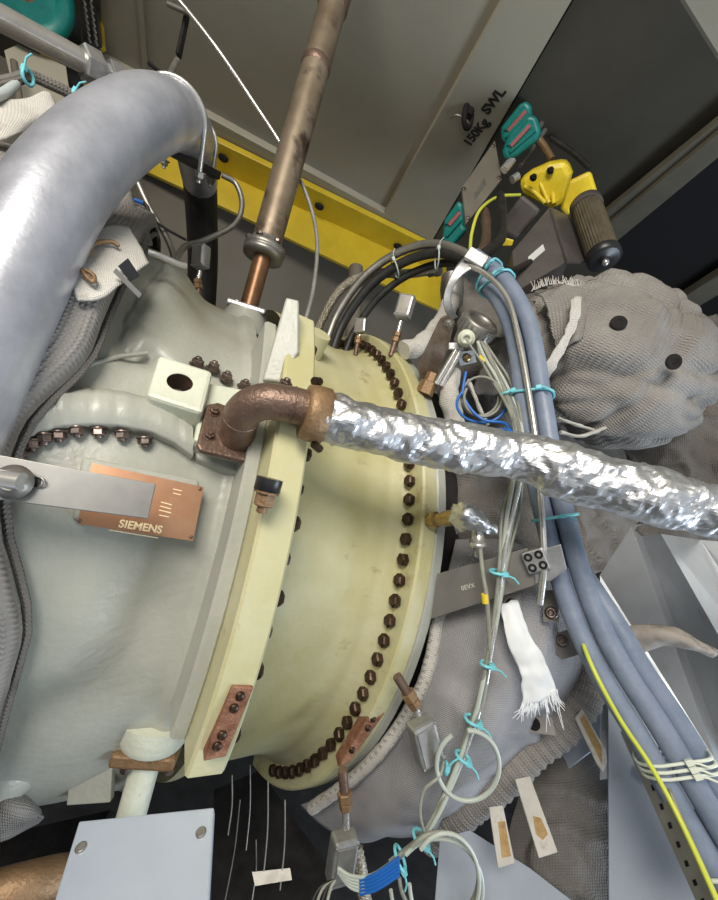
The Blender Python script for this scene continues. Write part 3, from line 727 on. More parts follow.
sensor((392,352),(396,339),(400,324),(405,307),1.0,.024,'right larger cast box sensor above the yellow rear flange')
sensor((400,681),(410,697),(417,710),(425,741),.66,.026,'silver box sensor hanging off the rear flange beside the blanket stitching')
sensor((343,776),(345,797),(347,823),(342,857),.66,.026,'silver box sensor hanging below the bottom of the rear flange')
# brass stub with plastic-wrapped valve
v=thing('brass_valve',tuple(P(430,522,.74)),'brass stub valve wrapped in torn plastic beside the rear flange','valve')
MB().lathe(P(428,521,.75),(P(458,517,.70)-P(428,521,.75)).normalized(),[(0,.010),(.01,.010),(.01,.016),(.022,.016),(.022,.012),(.04,.012),(.04,.015),(.07,.015)],8).build('brass_body',mat('brass',(.36,.24,.10),(.5,.38,.2),20,.3,.9),v,bevel=.001)
patch(pp([[(452,508,.69),(466,503,.66),(482,512,.66),(490,518,.69)],[(450,520,.68),(468,516,.63),(484,522,.64),(496,528,.67)],[(458,532,.69),(472,530,.66),(486,532,.66),(494,536,.68)]]),24,20,.008,30,2,ridge=.004,rf=40).build('plastic_wrap',FOIL,v,label='torn translucent wrap')
MB().lathe(P(478,530,.68),DOWN,[(0,.012),(.02,.012),(.02,.015),(.028,.015),(.03,.008),(.045,.006)],18).build('gland',STEEL,v)
# ============ rear blanket (exhaust cone) ============
ctrl=pp([[(456,540,.88),(505,540,.84),(555,560,.84),(600,590,.92)],
 [(438,615,.80),(490,635,.72),(545,645,.73),(596,655,.86)],
 [(424,680,.78),(470,700,.70),(525,705,.71),(580,692,.85)],
 [(392,735,.80),(440,760,.71),(490,757,.73),(548,738,.85)],
 [(345,785,.86),(395,812,.76),(440,812,.77),(500,788,.87)],
 [(300,806,.95),(350,838,.88),(400,838,.87),(450,832,.92)]])
eb=patch(ctrl,60,90,.008,7,3,ridge=.006,rf=8).build('insulation_blanket',FABS,solid=.004)
tag(eb,'silver-grey fitted insulation blanket bulging behind the rear flange','insulation blanket')
edge=pxs([(446,590,.80),(438,620,.785),(428,670,.765),(410,710,.765),(380,752,.78),(345,785,.82),(312,808,.88)],14)
MB().tube(edge,.013,10,fn=lambda p,l,a:.002*noise.noise(p*90)).build('stitched_hem',FABL,eb,label='pale frayed stitched hem')
b=MB()
for i in range(2,len(edge)-2,2):
    T=(edge[i+1]-edge[i]).normalized(); N_=T.cross(FWD).normalized()
    b.tube([edge[i]-N_*.013-FWD*.008,edge[i+1]+N_*.004-FWD*.012,edge[i+2]-N_*.013-FWD*.008],.0014,6)
b.build('stitching',THREAD,eb)
# ribbed roll along the outer edge
band=pxs([(566,628,.86),(590,655,.84),(588,690,.82),(562,725,.82),(530,752,.82),(495,785,.82),(455,818,.84),(430,836,.88)],16)
s_=MB().tube(band,.034,30,fn=lambda p,l,a:.0022*math.cos(l*330)+.004*noise.noise(p*15)).build('ribbed_roll',FAB); tag(s_,'ribbed grey cloth roll edging the rear insulation blanket','insulation roll')
def tabp(px,d,snap,label,m=FAB):
    n_=(CAM-P(*snap,d)).normalized(); 
    q=slab_px(px,P(*snap,d),n_,.004).build('cloth_tab',m,bevel=.0015); tag(q,label,'fastening tab')
    bolt('snap_button','snap',P(*snap,d),n_,.0085,DARKM if label[0]=='g' else BOLTM,q,1.0)
tabp([(503,596),(520,594),(522,614),(505,616)],.71,(512,605),'grey cloth tab with dark snap just under the printed strap',)
tabp([(542,590),(558,590),(559,622),(543,622)],.72,(551,613),'narrow cloth tab with worn snap right of the strap end')
tabp([(554,634),(572,628),(588,652),(562,660),(553,652)],.75,(562,641),'wide cloth tab with worn snap beside the blue-grey cables')
tabp([(527,716),(552,717),(556,736),(524,732)],.76,(534,724),'grey cloth tab with black snap under the frayed white strap')
# frayed white strap
fs=patch(pp([[(500,604,.705),(508,602,.70),(517,600,.705)],[(507,640,.675),(518,637,.67),(530,634,.675)],[(520,672,.665),(533,668,.66),(546,664,.665)],[(523,706,.665),(541,700,.66),(557,692,.665)]]),14,40,.003,30,4,fine=.003,edge=.003).build('frayed_strap',FRAY,solid=.003)
tag(fs,'white glass-fibre strap with frayed end hanging on the grey blanket','strap')
b=MB(); rnd=random.Random(3)
for k in range(70):
    u=rnd.random(); x=522+36*u; y=707-14*u; L=rnd.uniform(5,16)+(rnd.random()<.12)*22
    dx=(u-.45)*10+rnd.uniform(-4,4)
    b.tube([P(x,y-4,.662),P(x+dx*.5,y+L*.5,.66),P(x+dx*1.3,y+L,.662)],[.0009,.0008,.0005],5)
b.build('fringe',FRAY,fs)
# ============ lagged duct roll ============
def wr(p,l,a):
    q=Vector((l*9+.8*math.sin(a),math.cos(a)*1.1,math.sin(a)*1.1))
    c1=max(0,1-abs(fnoise(q,.9,5))*6); c2=max(0,1-abs(fnoise(q,1.9,9))*4)
    return .020*fnoise(p,3.2,1)+.010*fnoise(q,1.3,2)-.022*c1-.010*c2+.006*fnoise(q,3.7,3)-.018*max(0,1-abs((l-.10+.05*math.sin(a*1.0))/.012))-.012*max(0,1-abs((l-.27-.04*math.cos(a))/.010))
dr=pxs([(512,345,1.24),(545,345,1.16),(580,352,1.10),(608,364,1.07),(630,378,1.08),(648,390,1.14),(656,396,1.22)],24)
n_=len(dr); rr=[]
for i in range(n_):
    k=i/(n_-1); rr.append(.11+.105*sst(0,.35,k)-.155*max(0,(k-.55)/.45)**2.2)
roll=MB().tube(dr,rr,170,fn=wr).build('lagged_duct',FAB); tag(roll,'fat wrinkled grey lagged duct with dark snaps right of the cable bundle','insulated duct')
def surf_snap(x,y,par):
    # place on the surface: march the ray against the tube
    r=ray(x,y); d=.6
    while d<1.4:
        p=CAM+r*d
        i=min(range(n_),key=lambda k:(dr[k]-p).length)
        if (dr[i]-p).length<rr[i]+.006: break
        d+=.004
    n__=(p-dr[i]).normalized(); bolt('snap_button','snap',p+n__*.004,n__,.013,DARKM,par)
for x,y in((558,321),(618,324),(672,362)): surf_snap(x,y,roll)
def flap(ctrl,m,name,label,cat='flap',nu=26,nv=22,amp=.008,fr=14,seed=1,ridge=.004,edge=.004,solid=.004):
    o=patch(pp(ctrl),nu,nv,amp,fr,seed,ridge=ridge,edge=edge).build(name,m,solid=solid); tag(o,label,cat); return o
flap([[(535,292,.98),(562,284,.97),(600,280,.96)],[(545,305,.95),(575,300,.92),(590,302,.92)],[(556,352,.93),(572,344,.90),(582,338,.90)]],FAB,'cloth_flap','torn grey cloth flap with frayed lip on top of the lagged duct',edge=.010,seed=2)
flap([[(570,300,.90),(580,298,.90)],[(566,330,.885),(574,332,.885)],[(548,360,.89),(556,366,.89)],[(538,378,.92),(546,384,.92)]],FABL,'cloth_strip','pale torn cloth strip hanging down the lagged duct face',edge=.004,seed=7)
flap([[(632,290,1.1),(655,278,1.12)],[(638,300,1.1),(660,290,1.12)]],FABL,'cloth_strip','short square cloth tab sticking up behind the lagged duct',nu=8,nv=8)
# fringe on the lip
b=MB()
for k in range(60):
    u=rnd.random(); x=530+u*55; y=292-8*math.sin(u*3)
    b.tube([P(x,y,.95),P(x+rnd.uniform(-5,5),y-rnd.uniform(3,10),.95)],[.0012,.0006],5)
o=b.build('torn_fringe',FABL); tag(o,'tuft of torn fibres along the top lip of the lagged duct','fringe'); o['kind']='stuff'
# blankets behind
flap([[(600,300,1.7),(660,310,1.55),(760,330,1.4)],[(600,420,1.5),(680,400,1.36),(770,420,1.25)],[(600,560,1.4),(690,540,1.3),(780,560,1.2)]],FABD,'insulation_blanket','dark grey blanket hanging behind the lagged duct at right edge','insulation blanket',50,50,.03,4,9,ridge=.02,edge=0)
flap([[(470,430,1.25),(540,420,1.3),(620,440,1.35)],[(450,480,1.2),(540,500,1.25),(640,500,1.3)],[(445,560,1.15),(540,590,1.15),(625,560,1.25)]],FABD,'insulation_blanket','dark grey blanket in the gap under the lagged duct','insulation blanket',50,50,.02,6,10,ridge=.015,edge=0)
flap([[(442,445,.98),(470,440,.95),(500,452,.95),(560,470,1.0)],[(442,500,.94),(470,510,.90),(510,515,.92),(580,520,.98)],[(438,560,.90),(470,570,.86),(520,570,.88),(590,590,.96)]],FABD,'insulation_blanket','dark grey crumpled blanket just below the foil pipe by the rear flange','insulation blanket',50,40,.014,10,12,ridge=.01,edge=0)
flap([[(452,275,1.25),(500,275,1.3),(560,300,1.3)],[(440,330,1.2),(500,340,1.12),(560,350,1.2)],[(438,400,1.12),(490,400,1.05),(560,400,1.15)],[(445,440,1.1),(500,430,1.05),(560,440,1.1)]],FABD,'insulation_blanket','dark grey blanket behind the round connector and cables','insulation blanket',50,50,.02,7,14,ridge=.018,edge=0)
flap([[(498,300,1.0),(535,300,1.0)],[(505,335,.98),(540,330,.98)],[(515,355,1.0),(545,350,1.0)]],FAB,'cloth_flap','square grey cloth flap between the cables and the lagged duct',seed=15)
flap([[(490,345,.98),(510,338,.96),(545,360,.98)],[(480,372,.96),(505,365,.93),(540,385,.96)],[(470,395,.98),(500,395,.95),(535,400,.98)]],FABD,'cloth_fold','dark rounded cloth fold right of the blue wire loop',seed=18,amp=.012)
s_=MB().tube(pxs([(452,372,.92),(449,395,.90),(454,418,.90),(458,440,.88)],10),.022,20,fn=lambda p,l,a:.004*noise.noise(p*50)).build('cloth_roll',FABL); tag(s_,'pale upright cloth roll just above the foil pipe','insulation roll')
s_=MB().tube(pxs([(452,300,1.1),(440,325,1.05),(420,345,1.0),(404,350,.98)],10),.024,20,fn=lambda p,l,a:.006*noise.noise(p*40)).build('cloth_roll',FABL); tag(s_,'pale crumpled cloth roll behind the brown bracket','insulation roll')
for i,(pth,lb) in enumerate([([(468,380,.88),(476,400,.87),(488,425,.86)],'pale cloth strip inside the blue wire loop'),([(558,418,.95),(575,424,.95),(598,432,.97)],'ragged cloth sliver above the foil pipe right of the cables'),([(560,432,.95),(580,436,.95),(604,428,.96)],'second ragged cloth sliver lying on the foil pipe')]):
    s_=MB().tube(pxs(pth,8),[.010,.010]+[.009]*20,12,fn=lambda p,l,a:.004*noise.noise(p*60)-.004*abs(math.sin(a))) if False else MB().tube(pxs(pth,8),.0085,12,fn=lambda p,l,a:.004*noise.noise(p*60)-.005*abs(math.sin(a)))
    s_=s_.build('cloth_strip',FABL); tag(s_,lb,'cloth strip')
# ============ cable bundle ============
hose=[((332,352,1.15),(344,322,1.15),(368,288,1.12),(400,264,1.08),(436,253,1.02),(470,262,.95),(500,288,.88),(521,330,.82),(533,400,.76),(544,470,.72),(561,540,.69),(583,600,.66),(615,665,.62),(657,732,.58),(704,812,.54),(760,905,.50))]
mid=pxs(hose[0][5:],12)
def bundle_path(k):
    out=[]; n=len(mid)
    for i,p in enumerate(mid):
        T=(mid[min(i+1,n-1)]-mid[max(i-1,0)]).normalized(); v=(p-CAM).normalized(); S=v.cross(T).normalized()
        if S.dot(RIGHT)<0: S=-S
        B=S.cross(T).normalized()
        if B.dot(v)<0: B=-B
        s=sst(.45,.68,i/(n-1))
        o={0:(-.0170-.009*s,0),1:(.0170-.0095*s,.0),2:(.002+.030*s,.031-.008*s),3:(-.012-.012*s,.040-.010*s)}[k]
        out.append(p+S*o[0]+B*o[1])
    return out
labs=['left blue-grey sheathed cable of the bundle','middle blue-grey sheathed cable of the bundle','right blue-grey sheathed cable of the bundle','rear dark blue-grey cable hidden behind the bundle']
for k in range(4):
    o=MB().tube(bundle_path(k),.0162 if k<3 else .013,20).build('sheathed_cable',HOSE); tag(o,labs[k],'cable','blue-grey cables of the bundle')
for k,(dx,dy,r,m,lb) in enumerate([(0,0,.0125,BLACK,'black hose arching left from the cable bundle'),(-6,-9,.011,STEELD,'grey sheathed hose arching over the black hose'),(10,10,.010,BLACK,'thin black hose under the arching hoses')]):
    o=MB().tube(pxs([(x+dx,y+dy,d+.01*k) for x,y,d in hose[0][:7]],10),r,16).build('hose',m); tag(o,lb,'hose','hoses arching over the rear flange')
o=MB().tube(pxs([(312,350,1.2),(322,320,1.2),(342,288,1.18),(372,274,1.15),(405,274,1.12),(434,270,1.08)],12),.013,16,fn=lambda p,l,a:.0008*math.cos(l*900)).build('braided_hose',BRAID); tag(o,'braided hose curving left in front of the yellow beam end','hose')
MB().lathe(P(428,271,1.09),(P(440,268,1.07)-P(428,271,1.09)).normalized(),[(0,.017),(.02,.017),(.02,.02),(.035,.02)],6,True).build('hose_fitting',STEELD,o)
o=MB().tube(pxs([(462,262,.90),(488,276,.86),(508,300,.82),(520,345,.775),(530,400,.730),(537,450,.700),(541,500,.67),(544,560,.645),(540,604,.645)],12),.0055,14).build('thin_steel_tube',STEEL); tag(o,'thin bright steel tube running down along the blue-grey cables','tube')
def bundle_tie(y,m,label,hw=.037,hd=.021,w=.0026,tw=0,group=None):
    i=min(range(2,len(mid)-2),key=lambda k:abs(proj(mid[k])[1]-y)); c=mid[i]
    T=(mid[i+1]-mid[i-1]).normalized(); v=(c-CAM).normalized(); S=v.cross(T).normalized()
    if S.dot(RIGHT)<0: S=-S
    B=S.cross(T).normalized()
    if B.dot(v)<0: B=-B
    pts=[]
    for k in range(33):
        a=2*PI*k/32; ca,sa=math.cos(a),math.sin(a)
        f=lambda z:(abs(z)**.6)*(1 if z>0 else -1)
        pts.append(c+S*f(ca)*hw+B*(f(sa)*hd*1.25+.006)+T*ca*tw)
    b=MB().tube(pts,w,8,caps=False); h=c-B*hd*1.15+S*hw*.35
    b.box(h,S*.0045,T*.0035,B*.003); b.tube([h,h+S*.010+T*.003-B*.003,h+S*.018+T*.010-B*.001],w*.7,6)
    o=b.build('cable_tie',m); tag(o,label,'cable tie',group); return o
bundle_tie(395,TIE,'cyan cable tie around the bundle above the foil pipe',tw=.006)
bundle_tie(520,TIE,'cyan cable tie around the bundle just below the foil pipe')
bundle_tie(284,TIE,'tangled cyan cable tie at the top bend of the bundle',tw=.010)
bundle_tie(276,TIE,'second cyan tie just above the tangled one at the top bend',tw=-.008)
for k in range(3): bundle_tie(760+k*5,TIEW,'one of three white cable ties wound side by side round the bundle at lower right',.046,.024,.0022,.008,'white ties side by side on the bundle')
bundle_tie(862,TIEW,'white cable tie on the bundle near the bottom right corner',.046,.024)
tie(395,268,1.08,1,-.4,.026,TIEG,'pale cable tie on the arching hoses left of the strap',1,.002); tie(437,258,1.0,1,0,.026,TIEG,'pale cable tie on the arching hoses near the strap head',1,.002)
# strap over the bundle
o=patch(pp([[(470,252,.90),(484,262,.88)],[(455,268,.89),(462,276,.885)],[(445,290,.9),(452,292,.9)],[(444,308,.91),(452,306,.91)],[(452,322,.93),(458,318,.93)]]),6,30,0,1,1).build('hanging_strap',ALU,solid=.003); tag(o,'curved grey metal strap hanging from the bundle bend','strap')
MB().box(P(476,258,.88),RIGHT*.020+DOWN*.012,DOWN*.012-RIGHT*.008,FWD*.006).build('strap_head',ALU,o,bevel=.002)
# ============ brown bracket, round connector ============
br=thing('flange_bracket',tuple(P(424,392,.92)),'brown-grey steel bracket bolted behind the rear flange beside the round connector','bracket')
pbk=P(435,350,.9); nbk=(CAM-pbk).normalized()*.8+Vector((.3,0,0)); nbk.normalize()
slab_px([(441,318),(447,315),(455,321),(449,346),(432,384),(420,378),(418,366)],pbk,nbk,.006).build('bracket_plate',mat('brown_plate',(.16,.11,.08),(.30,.24,.19),30,.4,.7),br,bevel=.001)
bolt('bracket_bolt','nut',onplane(448,324,pbk,nbk),nbk,.008,STEELD,br)
MB().lathe(P(424,394,.9),(P(432,376,.9)-P(424,394,.9)).normalized(),[(0,.020),(.028,.020),(.03,.014),(.05,.014)],6,True).build('hex_foot',BRC,br,bevel=.001)
for x0,y0,x1,y1 in((436,384,456,350),(441,386,460,352)): MB().cyl(P(x0,y0,.885),P(x1,y1,.875),.006,n=12).build('long_bolt',STEEL,br)
MB().box(P(455,347,.88),RIGHT*.016,DOWN*.008,FWD*.01).build('clamp_block',ALU,br,bevel=.002)
cn=thing('round_connector',tuple(P(474,330,.9)),'large round ribbed cable connector with a pale port','connector')
cc=P(474,332,.90); ca=(P(468,318,.84)-P(480,340,.95)); ca=(-FWD*.6+RIGHT*.35-DOWN*.6).normalized()
MB().lathe(cc-ca*.035,ca,[(0,.030),(.03,.036),(.03,.040),(.036,.042),(.062,.042),(.066,.038),(.066,.030),(.058,.028)],34).build('connector_shell',STEELD,cn)
b=MB(); U=perp(ca); V=ca.cross(U)
for k in range(24):
    a=2*PI*k/24; rr_=U*math.cos(a)+V*math.sin(a); b.box(cc+ca*.013+rr_*.042,ca*.011,rr_*.002,ca.cross(rr_)*.0028)
b.build('grip_ribs',ALU,cn)
pd=(-FWD*.9-RIGHT*.2+DOWN*.3).normalized()
MB().lathe(P(466,338,.86),pd,[(0,.018),(.02,.018),(.02,.012),(.034,.012),(.034,.007),(.028,.006)],24).build('port',PCR,cn)
MB().cyl(P(466,339,.82),P(482,362,.83),.0022,n=8).build('pin_wire',STEEL,cn); MB().cyl(P(479,356,.83),P(484,362,.83),.0045,n=10).build('yellow_sleeve',YELB,cn)
o=slab_px([(456,352),(474,350),(477,362),(460,366)],P(466,357,.9),nbk,.005).build('washer_plate',ALU,bevel=.001); tag(o,'small pale plate with brass washer under the round connector','plate')
bolt('washer','dome',onplane(467,358,P(466,357,.9),nbk),nbk,.010,MATS['brass'],o)
# ============ thin wire harness ============
har=[(483,342,.86),(491,360,.83),(500,380,.80),(512,410,.75),(519,440,.68),(520,475,.665),(512,515,.67),(503,560,.66),(496,610,.66),(490,650,.655),(484,690,.655),(474,725,.655),(452,780,.65),(425,832,.64),(392,862,.64)]
wl=['outermost left','second from left','middle','second from right','outermost right','stray']
for k in range(6):
    rk=random.Random(k+10); pts=[]
    for i,(x,y,d) in enumerate(har):
        sp=(3.2 if y<560 else 1.6); pts.append((x+(k-2.5)*sp*(.7+.5*math.sin(i*1.3+k)),y,d+rk.uniform(-.006,.006)))
    if k==5: pts=pts[:12]
    o=MB().tube(pxs(pts,8),(.0030,.0036,.0028,.0042,.0030,.0026)[k],9).build('sensor_wire',(WIRE,WIREW,WIRE,STEEL,WIREW,WIRE)[k])
    tag(o,'thin grey sensor wire of the harness running down past the foil pipe','wire','sensor wires of the harness')
def loopw(cx,cy,d,rx,ry,m,r,label,turns=1,a0=0,jit=2,name='wire_loop',squ=.01):
    pts=[]; N_=int(24*turns); rk=random.Random(int(cx))
    jx=rk.uniform(-1,1)
    for k in range(N_+1):
        a=a0+2*PI*k/24; s_=1+.05*math.sin(a*.37+jx)
        pts.append((cx+rx*math.cos(a)*s_+jit*k/24,cy+ry*math.sin(a)*s_+jit*.5*k/24,d+squ*math.sin(a*.5)))
    o=MB().tube(pxs(pts,2),r,8).build(name,m); tag(o,label,'wire'); return o
loopw(480,396,.79,19,19,WIRE,.0028,'pale coiled wire loop above the foil pipe',1.6)
loopw(482,404,.78,24,18,WIREB,.0030,'blue wire loop above the foil pipe',.62,.2,0)
wire([(466,372,.80),(463,392,.79),(470,408,.78),(484,420,.77),(506,424,.75),(514,440,.70)],.003,WIREB,'blue_wire','blue wire running beside the pale coil to the harness','wire')
wire([(500,430,.74),(510,432,.70),(516,444,.69),(508,448,.69)],.005,WIREB,'blue_wire_joint','short thick blue wire joint on the harness over the foil','wire')
loopw(468,765,.63,30,34,WIREW,.0036,'large pale wire loop hanging in front of the grey blanket',.95,-1.6,0)
for k,(cx,cy,rx,ry) in enumerate([(445,882,34,50),(440,876,40,46),(438,888,46,52)]): loopw(cx,cy,.60+.01*k,rx,ry,(WIREW,WIRE,WIREW)[k],.0032,['innermost','middle','outermost'][k]+' pale wire coil turn at the bottom centre',.9,-2.4,0)
wire([(445,756,.66),(440,775,.64),(424,790,.63),(420,812,.63),(424,832,.63)],.0025,WIRE,'thin_wire','thin wire from the silver sensor down to the harness','wire')
wire([(480,545,.67),(483,575,.66),(487,600,.65),(490,650,.65)],.0036,WIRE,'valve_wire','grey wire with yellow sleeve dropping from the wrapped valve','wire')
o=MB().cyl(P(484.5,594,.65),P(485.5,603,.65),.0055,n=12).build('wire_sleeve',YELB); tag(o,'small yellow sleeve on the wire in front of the printed strap','sleeve')
for x,y,d,dx,dy,r,lb in((507,392,.78,.4,1,.012,'cyan tie on the harness level with the pale coil'),(498,572,.66,-.1,1,.013,'cyan tie on the harness over the printed strap'),(487,664,.652,-.1,1,.010,'cyan tie on the harness below the printed strap'),(473,720,.65,-.3,1,.013,'cyan tie where the large pale loop leaves the harness'),(463,757,.645,-.5,1,.012,'cyan tie on the harness inside the large pale loop'),(446,768,.645,1,.2,.008,'cyan tie beside the silver sensor housing'),(421,838,.635,-.6,1,.014,'cyan tie on the harness above the bottom wire coils'),(400,858,.635,-1,.6,.016,'cyan tie gathering the blue wires at the bottom')):
    tie(x,y,d,dx,dy,r,TIE,lb,1,.0026)
for k in range(5):
    wire([(338,868+k*1.0,.64),(352,876+k*3.0,.63),(372,875+k*3.6,.622),(398,858+k*4.2,.62)],.0026,WIREW,'ribbon_wire','pale thin wire fanning out of the lower sensor housing','wire','fanned wires below the lower sensor')
    o=wire([(360,880+k*3.4,.626),(376,874+k*3.8,.618),(399,858+k*4.2,.615)],.0028,WIREB,'blue_heat_sleeve','bright blue sleeve on the fanned wires at the bottom','sleeve','blue sleeves at the bottom')
for k in range(4): wire([(335,880,.64),(330-k*4,890,.63),(322-k*6,925,.6)],.0024,(WIRE,BLACK)[k%2],'loose_wire','thin loose wire dropping out of the frame under the lower sensor','wire','loose wires at the bottom edge')
o=MB().tube(pxs([(356,848,.74),(362,880,.72),(368,925,.70)],10),.0125,16,fn=lambda p,l,a:.0012*math.cos(l*700)).build('braided_hose',BRAID); tag(o,'brown braided hose behind the lower silver sensor','hose')
# ============ printed strap and clamp block ============
ps_=thing('printed_strap',tuple(P(480,585,.70)),'flat grey-brown metal strap with faint stamped marks and a pipe clamp block','strap')
pp_=P(485,585,.69); nps=npx((436,595,.74),(545,570,.66),(490,610,.695))
sp_=slab_px([(437,574),(527,548),(536,585),(431,619)],pp_,nps,.003).build('strap_plate',STRAP,ps_,bevel=.0008)
R2=onplane(527,548,pp_,nps)-onplane(437,574,pp_,nps); U2=nps.cross(R2)
if U2.dot(DOWN)>0: U2=-U2
text('stamped_marks','0EVX',onplane(468,587,pp_+nps*.0006,nps),R2,U2,.011,PCR,sp_,.0002)
slab_px([(532,552),(561,544),(567,569),(551,581),(535,585)],pp_+nps*.004,nps,.004).build('end_plate',ALU,ps_,bevel=.002)
cb=P(536,560,.655); Rn=R2.normalized(); Un=Vector(U2).normalized(); 
clb=MB().box(cb-nps*.004,Rn*.018,Un*.018,nps*.016).build('clamp_block',ALU,ps_,bevel=.003)
for i in(-1,1):
    for j in(-1,1):
        q=cb+nps*.0125+Rn*.0085*i+Un*.0085*j
        MB().lathe(q-nps*.001,nps,[(0,.0068),(.0012,.0068)],16).build('clamp_hole',DARKM,clb); MB().lathe(q,nps,[(0,.0030),(.002,.0026)],12).build('clamp_web',ALU,clb)
# ============ sheet-metal ducting at right ============
top=[(600,575,.96),(631,527,.92),(641,536,.98),(661,534,.90),(700,540,.97),(760,545,.90)]
bot=[(600,780,.79),(716,762,.73),(728,764,.79),(790,762,.66),(850,770,.74),(900,770,.70)]
b=MB()
rows=[[P(*a) for a in top],[P(*a) for a in bot]]
b.grid(rows,smooth=False); dt=b.build('folded_duct',SHEETL,solid=.003,bevel=.002); tag(dt,'folded pale sheet-metal ducting at the right edge below the foil pipe','ducting')
o=slab_px([(608,670),(616,672),(672,790),(735,900),(760,960),(609,960)],P(640,800,.74),npx((600,600,.88),(608,900,.70),(720,900,.66)),.006).build('side_panel',SHEET,bevel=.001); tag(o,'tall pale blue-grey sheet panel behind the cables at lower right','panel')
o=slab_px([(640,772),(712,756),(740,790),(740,830),(672,800)],P(690,780,.70),npx((640,770,.72),(720,760,.68),(700,820,.69)),.02).build('ledge_plate',SHEET,bevel=.002); tag(o,'horizontal grey metal ledge at the right edge under the folded ducting','ledge')
o=slab_px([(644,768),(649,768),(656,792),(652,794)],P(650,780,.68),(CAM-P(650,780,.68)).normalized(),.002).build('paper_label',WHITE); tag(o,'tiny white label on the pale blue-grey side panel','label')
o=patch(pp([[(606,632,.70),(640,626,.66),(672,628,.64),(700,642,.63),(716,652,.64)],[(608,640,.69),(640,636,.65),(672,636,.625),(700,648,.62),(714,653,.63)],[(612,648,.70),(640,652,.66),(668,644,.64),(692,648,.63),(712,655,.64)]]),40,12,.004,30,5,fine=.002,edge=.002).build('curled_strip',mat('dirty_felt',(.30,.26,.22),(.42,.38,.34),20,.95,c3=(.1,.08,.06),s3=18,w3=.55),solid=.006); tag(o,'stiff curled dirty felt strip sticking out right of the cables','felt strip')
o=MB().tube(pxs([(645,690,.72),(656,704,.70),(664,718,.69)],6),.010,12,fn=lambda p,l,a:.003*noise.noise(p*90)).build('frayed_rope',BRAID); tag(o,'short frayed brown rope end behind the cables on the folded ducting','rope')
# perforated tray and earth wire
tp=thing('cable_tray',tuple(P(660,800,.55)),'narrow perforated metal cable tray running to the bottom right corner','tray')
nt_=npx((630,730,.62),(708,910,.47),(640,728,.60)); pt_=P(665,810,.55)
trp=slab_px([(620,732),(632,725),(670,792),(724,915),(706,924),(652,804)],pt_,nt_,.004).build('tray_strip',mat('olive_tray',(.28,.27,.22),(.38,.37,.31),20,.4,.5),tp,bevel=.0008)
for k in range(9):
    x,y=634+k*8.3,747+k*19; slab_px([(x,y),(x+3,y-1),(x+5,y+5),(x+2,y+6)],pt_+nt_*.0006,nt_,.0006).build('slot',DARKM,trp)
o=MB().tube(pxs([(577,626,.68),(586,652,.62),(599,681,.59),(621,721,.57),(652,768,.545),(681,822,.51),(719,905,.45),(730,930,.44)],10),.0032,12).build('earth_wire',YG); tag(o,'yellow-green earth wire running beside the perforated tray','wire')
# tags, felt strap, lower sheets
def card(px,d,m,name,label,inner=None):
    n_=(CAM-P(*px[0],d)).normalized(); n_=(n_+Vector((.15,0,.25))).normalized()
    o=slab_px(px,P(*px[0],d),n_,.006).build(name,m,bevel=.0015); tag(o,label,'tag')
    if inner: slab_px(inner,P(*px[0],d)+n_*.0008,n_,.0008).build('ochre_patch',FELT,o,label='ochre worn patch')
    return o
card([(515,779),(530,776),(558,852),(539,858)],.74,FABL,'cloth_tag','longer white cloth tag with ochre patch hanging below the ribbed roll',[(533,816),(541,818),(548,834),(543,840),(536,834)])
card([(489,807),(503,805),(515,863),(498,868)],.72,FABL,'cloth_tag','shorter white cloth tag with ochre patch left of the longer one',[(498,822),(505,821),(511,856),(502,858)])
card([(575,718),(582,708),(606,750),(607,762),(603,772),(597,764)],.78,FABL,'felt_strap','ochre felt strap curling down beside the blue-grey panel',[(580,719),(584,714),(602,748),(602,764)])
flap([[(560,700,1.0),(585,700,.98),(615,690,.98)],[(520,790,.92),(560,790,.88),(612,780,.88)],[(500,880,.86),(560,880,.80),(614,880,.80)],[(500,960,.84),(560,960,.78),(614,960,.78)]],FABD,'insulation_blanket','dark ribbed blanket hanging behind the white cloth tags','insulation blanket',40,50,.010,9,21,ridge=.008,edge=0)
o=slab_px([(440,838),(470,830),(530,868),(610,930),(600,960),(430,960)],P(500,880,.72),npx((440,840,.80),(600,920,.70),(440,950,.66)),.006).build('lower_sheet',SHEET,bevel=.001); tag(o,'flat blue-grey metal sheet lying below the white cloth tags','sheet')
o=slab_px([(540,760),(612,700),(612,735),(560,775)],P(580,740,.9),npx((540,760,.95),(612,700,.88),(600,760,.86)),.006).build('stay_plate',SHEET,bevel=.001); tag(o,'grey diagonal stay plate behind the ribbed roll','plate')
# ============ yellow valve assembly hanging at the back ============
DY=1.8
KS=.80
_P=P
def P(x,y,d): return _P(x,y,d*KS)
va=thing('gas_detector_valve',tuple(P(555,190,DY)),'yellow cast valve body with ribbed filter cylinder under the dark ceiling','valve')
def vz(px,d,m,name,th,par,bev=.004,tilt=(0,0,.0),label=None):
    n_=(CAM-P(*px[0],d)).normalized()+Vector(tilt); n_.normalize()
    return slab_px(px,P(*px[0],d),n_,th).build(name,m,par,bevel=bev,label=label)
vb=vz([(518,180),(530,171),(548,163),(566,160),(572,174),(563,205),(551,210),(538,203),(521,194)],DY,YELB,'valve_body',.10,va,.02,(-.2,0,-.3))
for pth in([(534,170),(541,185),(549,203)],[(551,165),(552,185),(554,204)],[(524,186),(534,192),(545,203)]): MB().tube(pxs([(x,y,DY-.02) for x,y in pth],5),.008,8).build('casting_rib',YELB,vb)
for x,y in((533,178),(550,171)): bolt('body_bolt','nut',P(x,y,DY-.075),-FWD,.010,DARKM,vb)
vz([(564,183),(591,170),(598,193),(590,202),(574,206),(568,217),(560,210)],DY-.02,YELB,'bonnet',.09,va,.012)
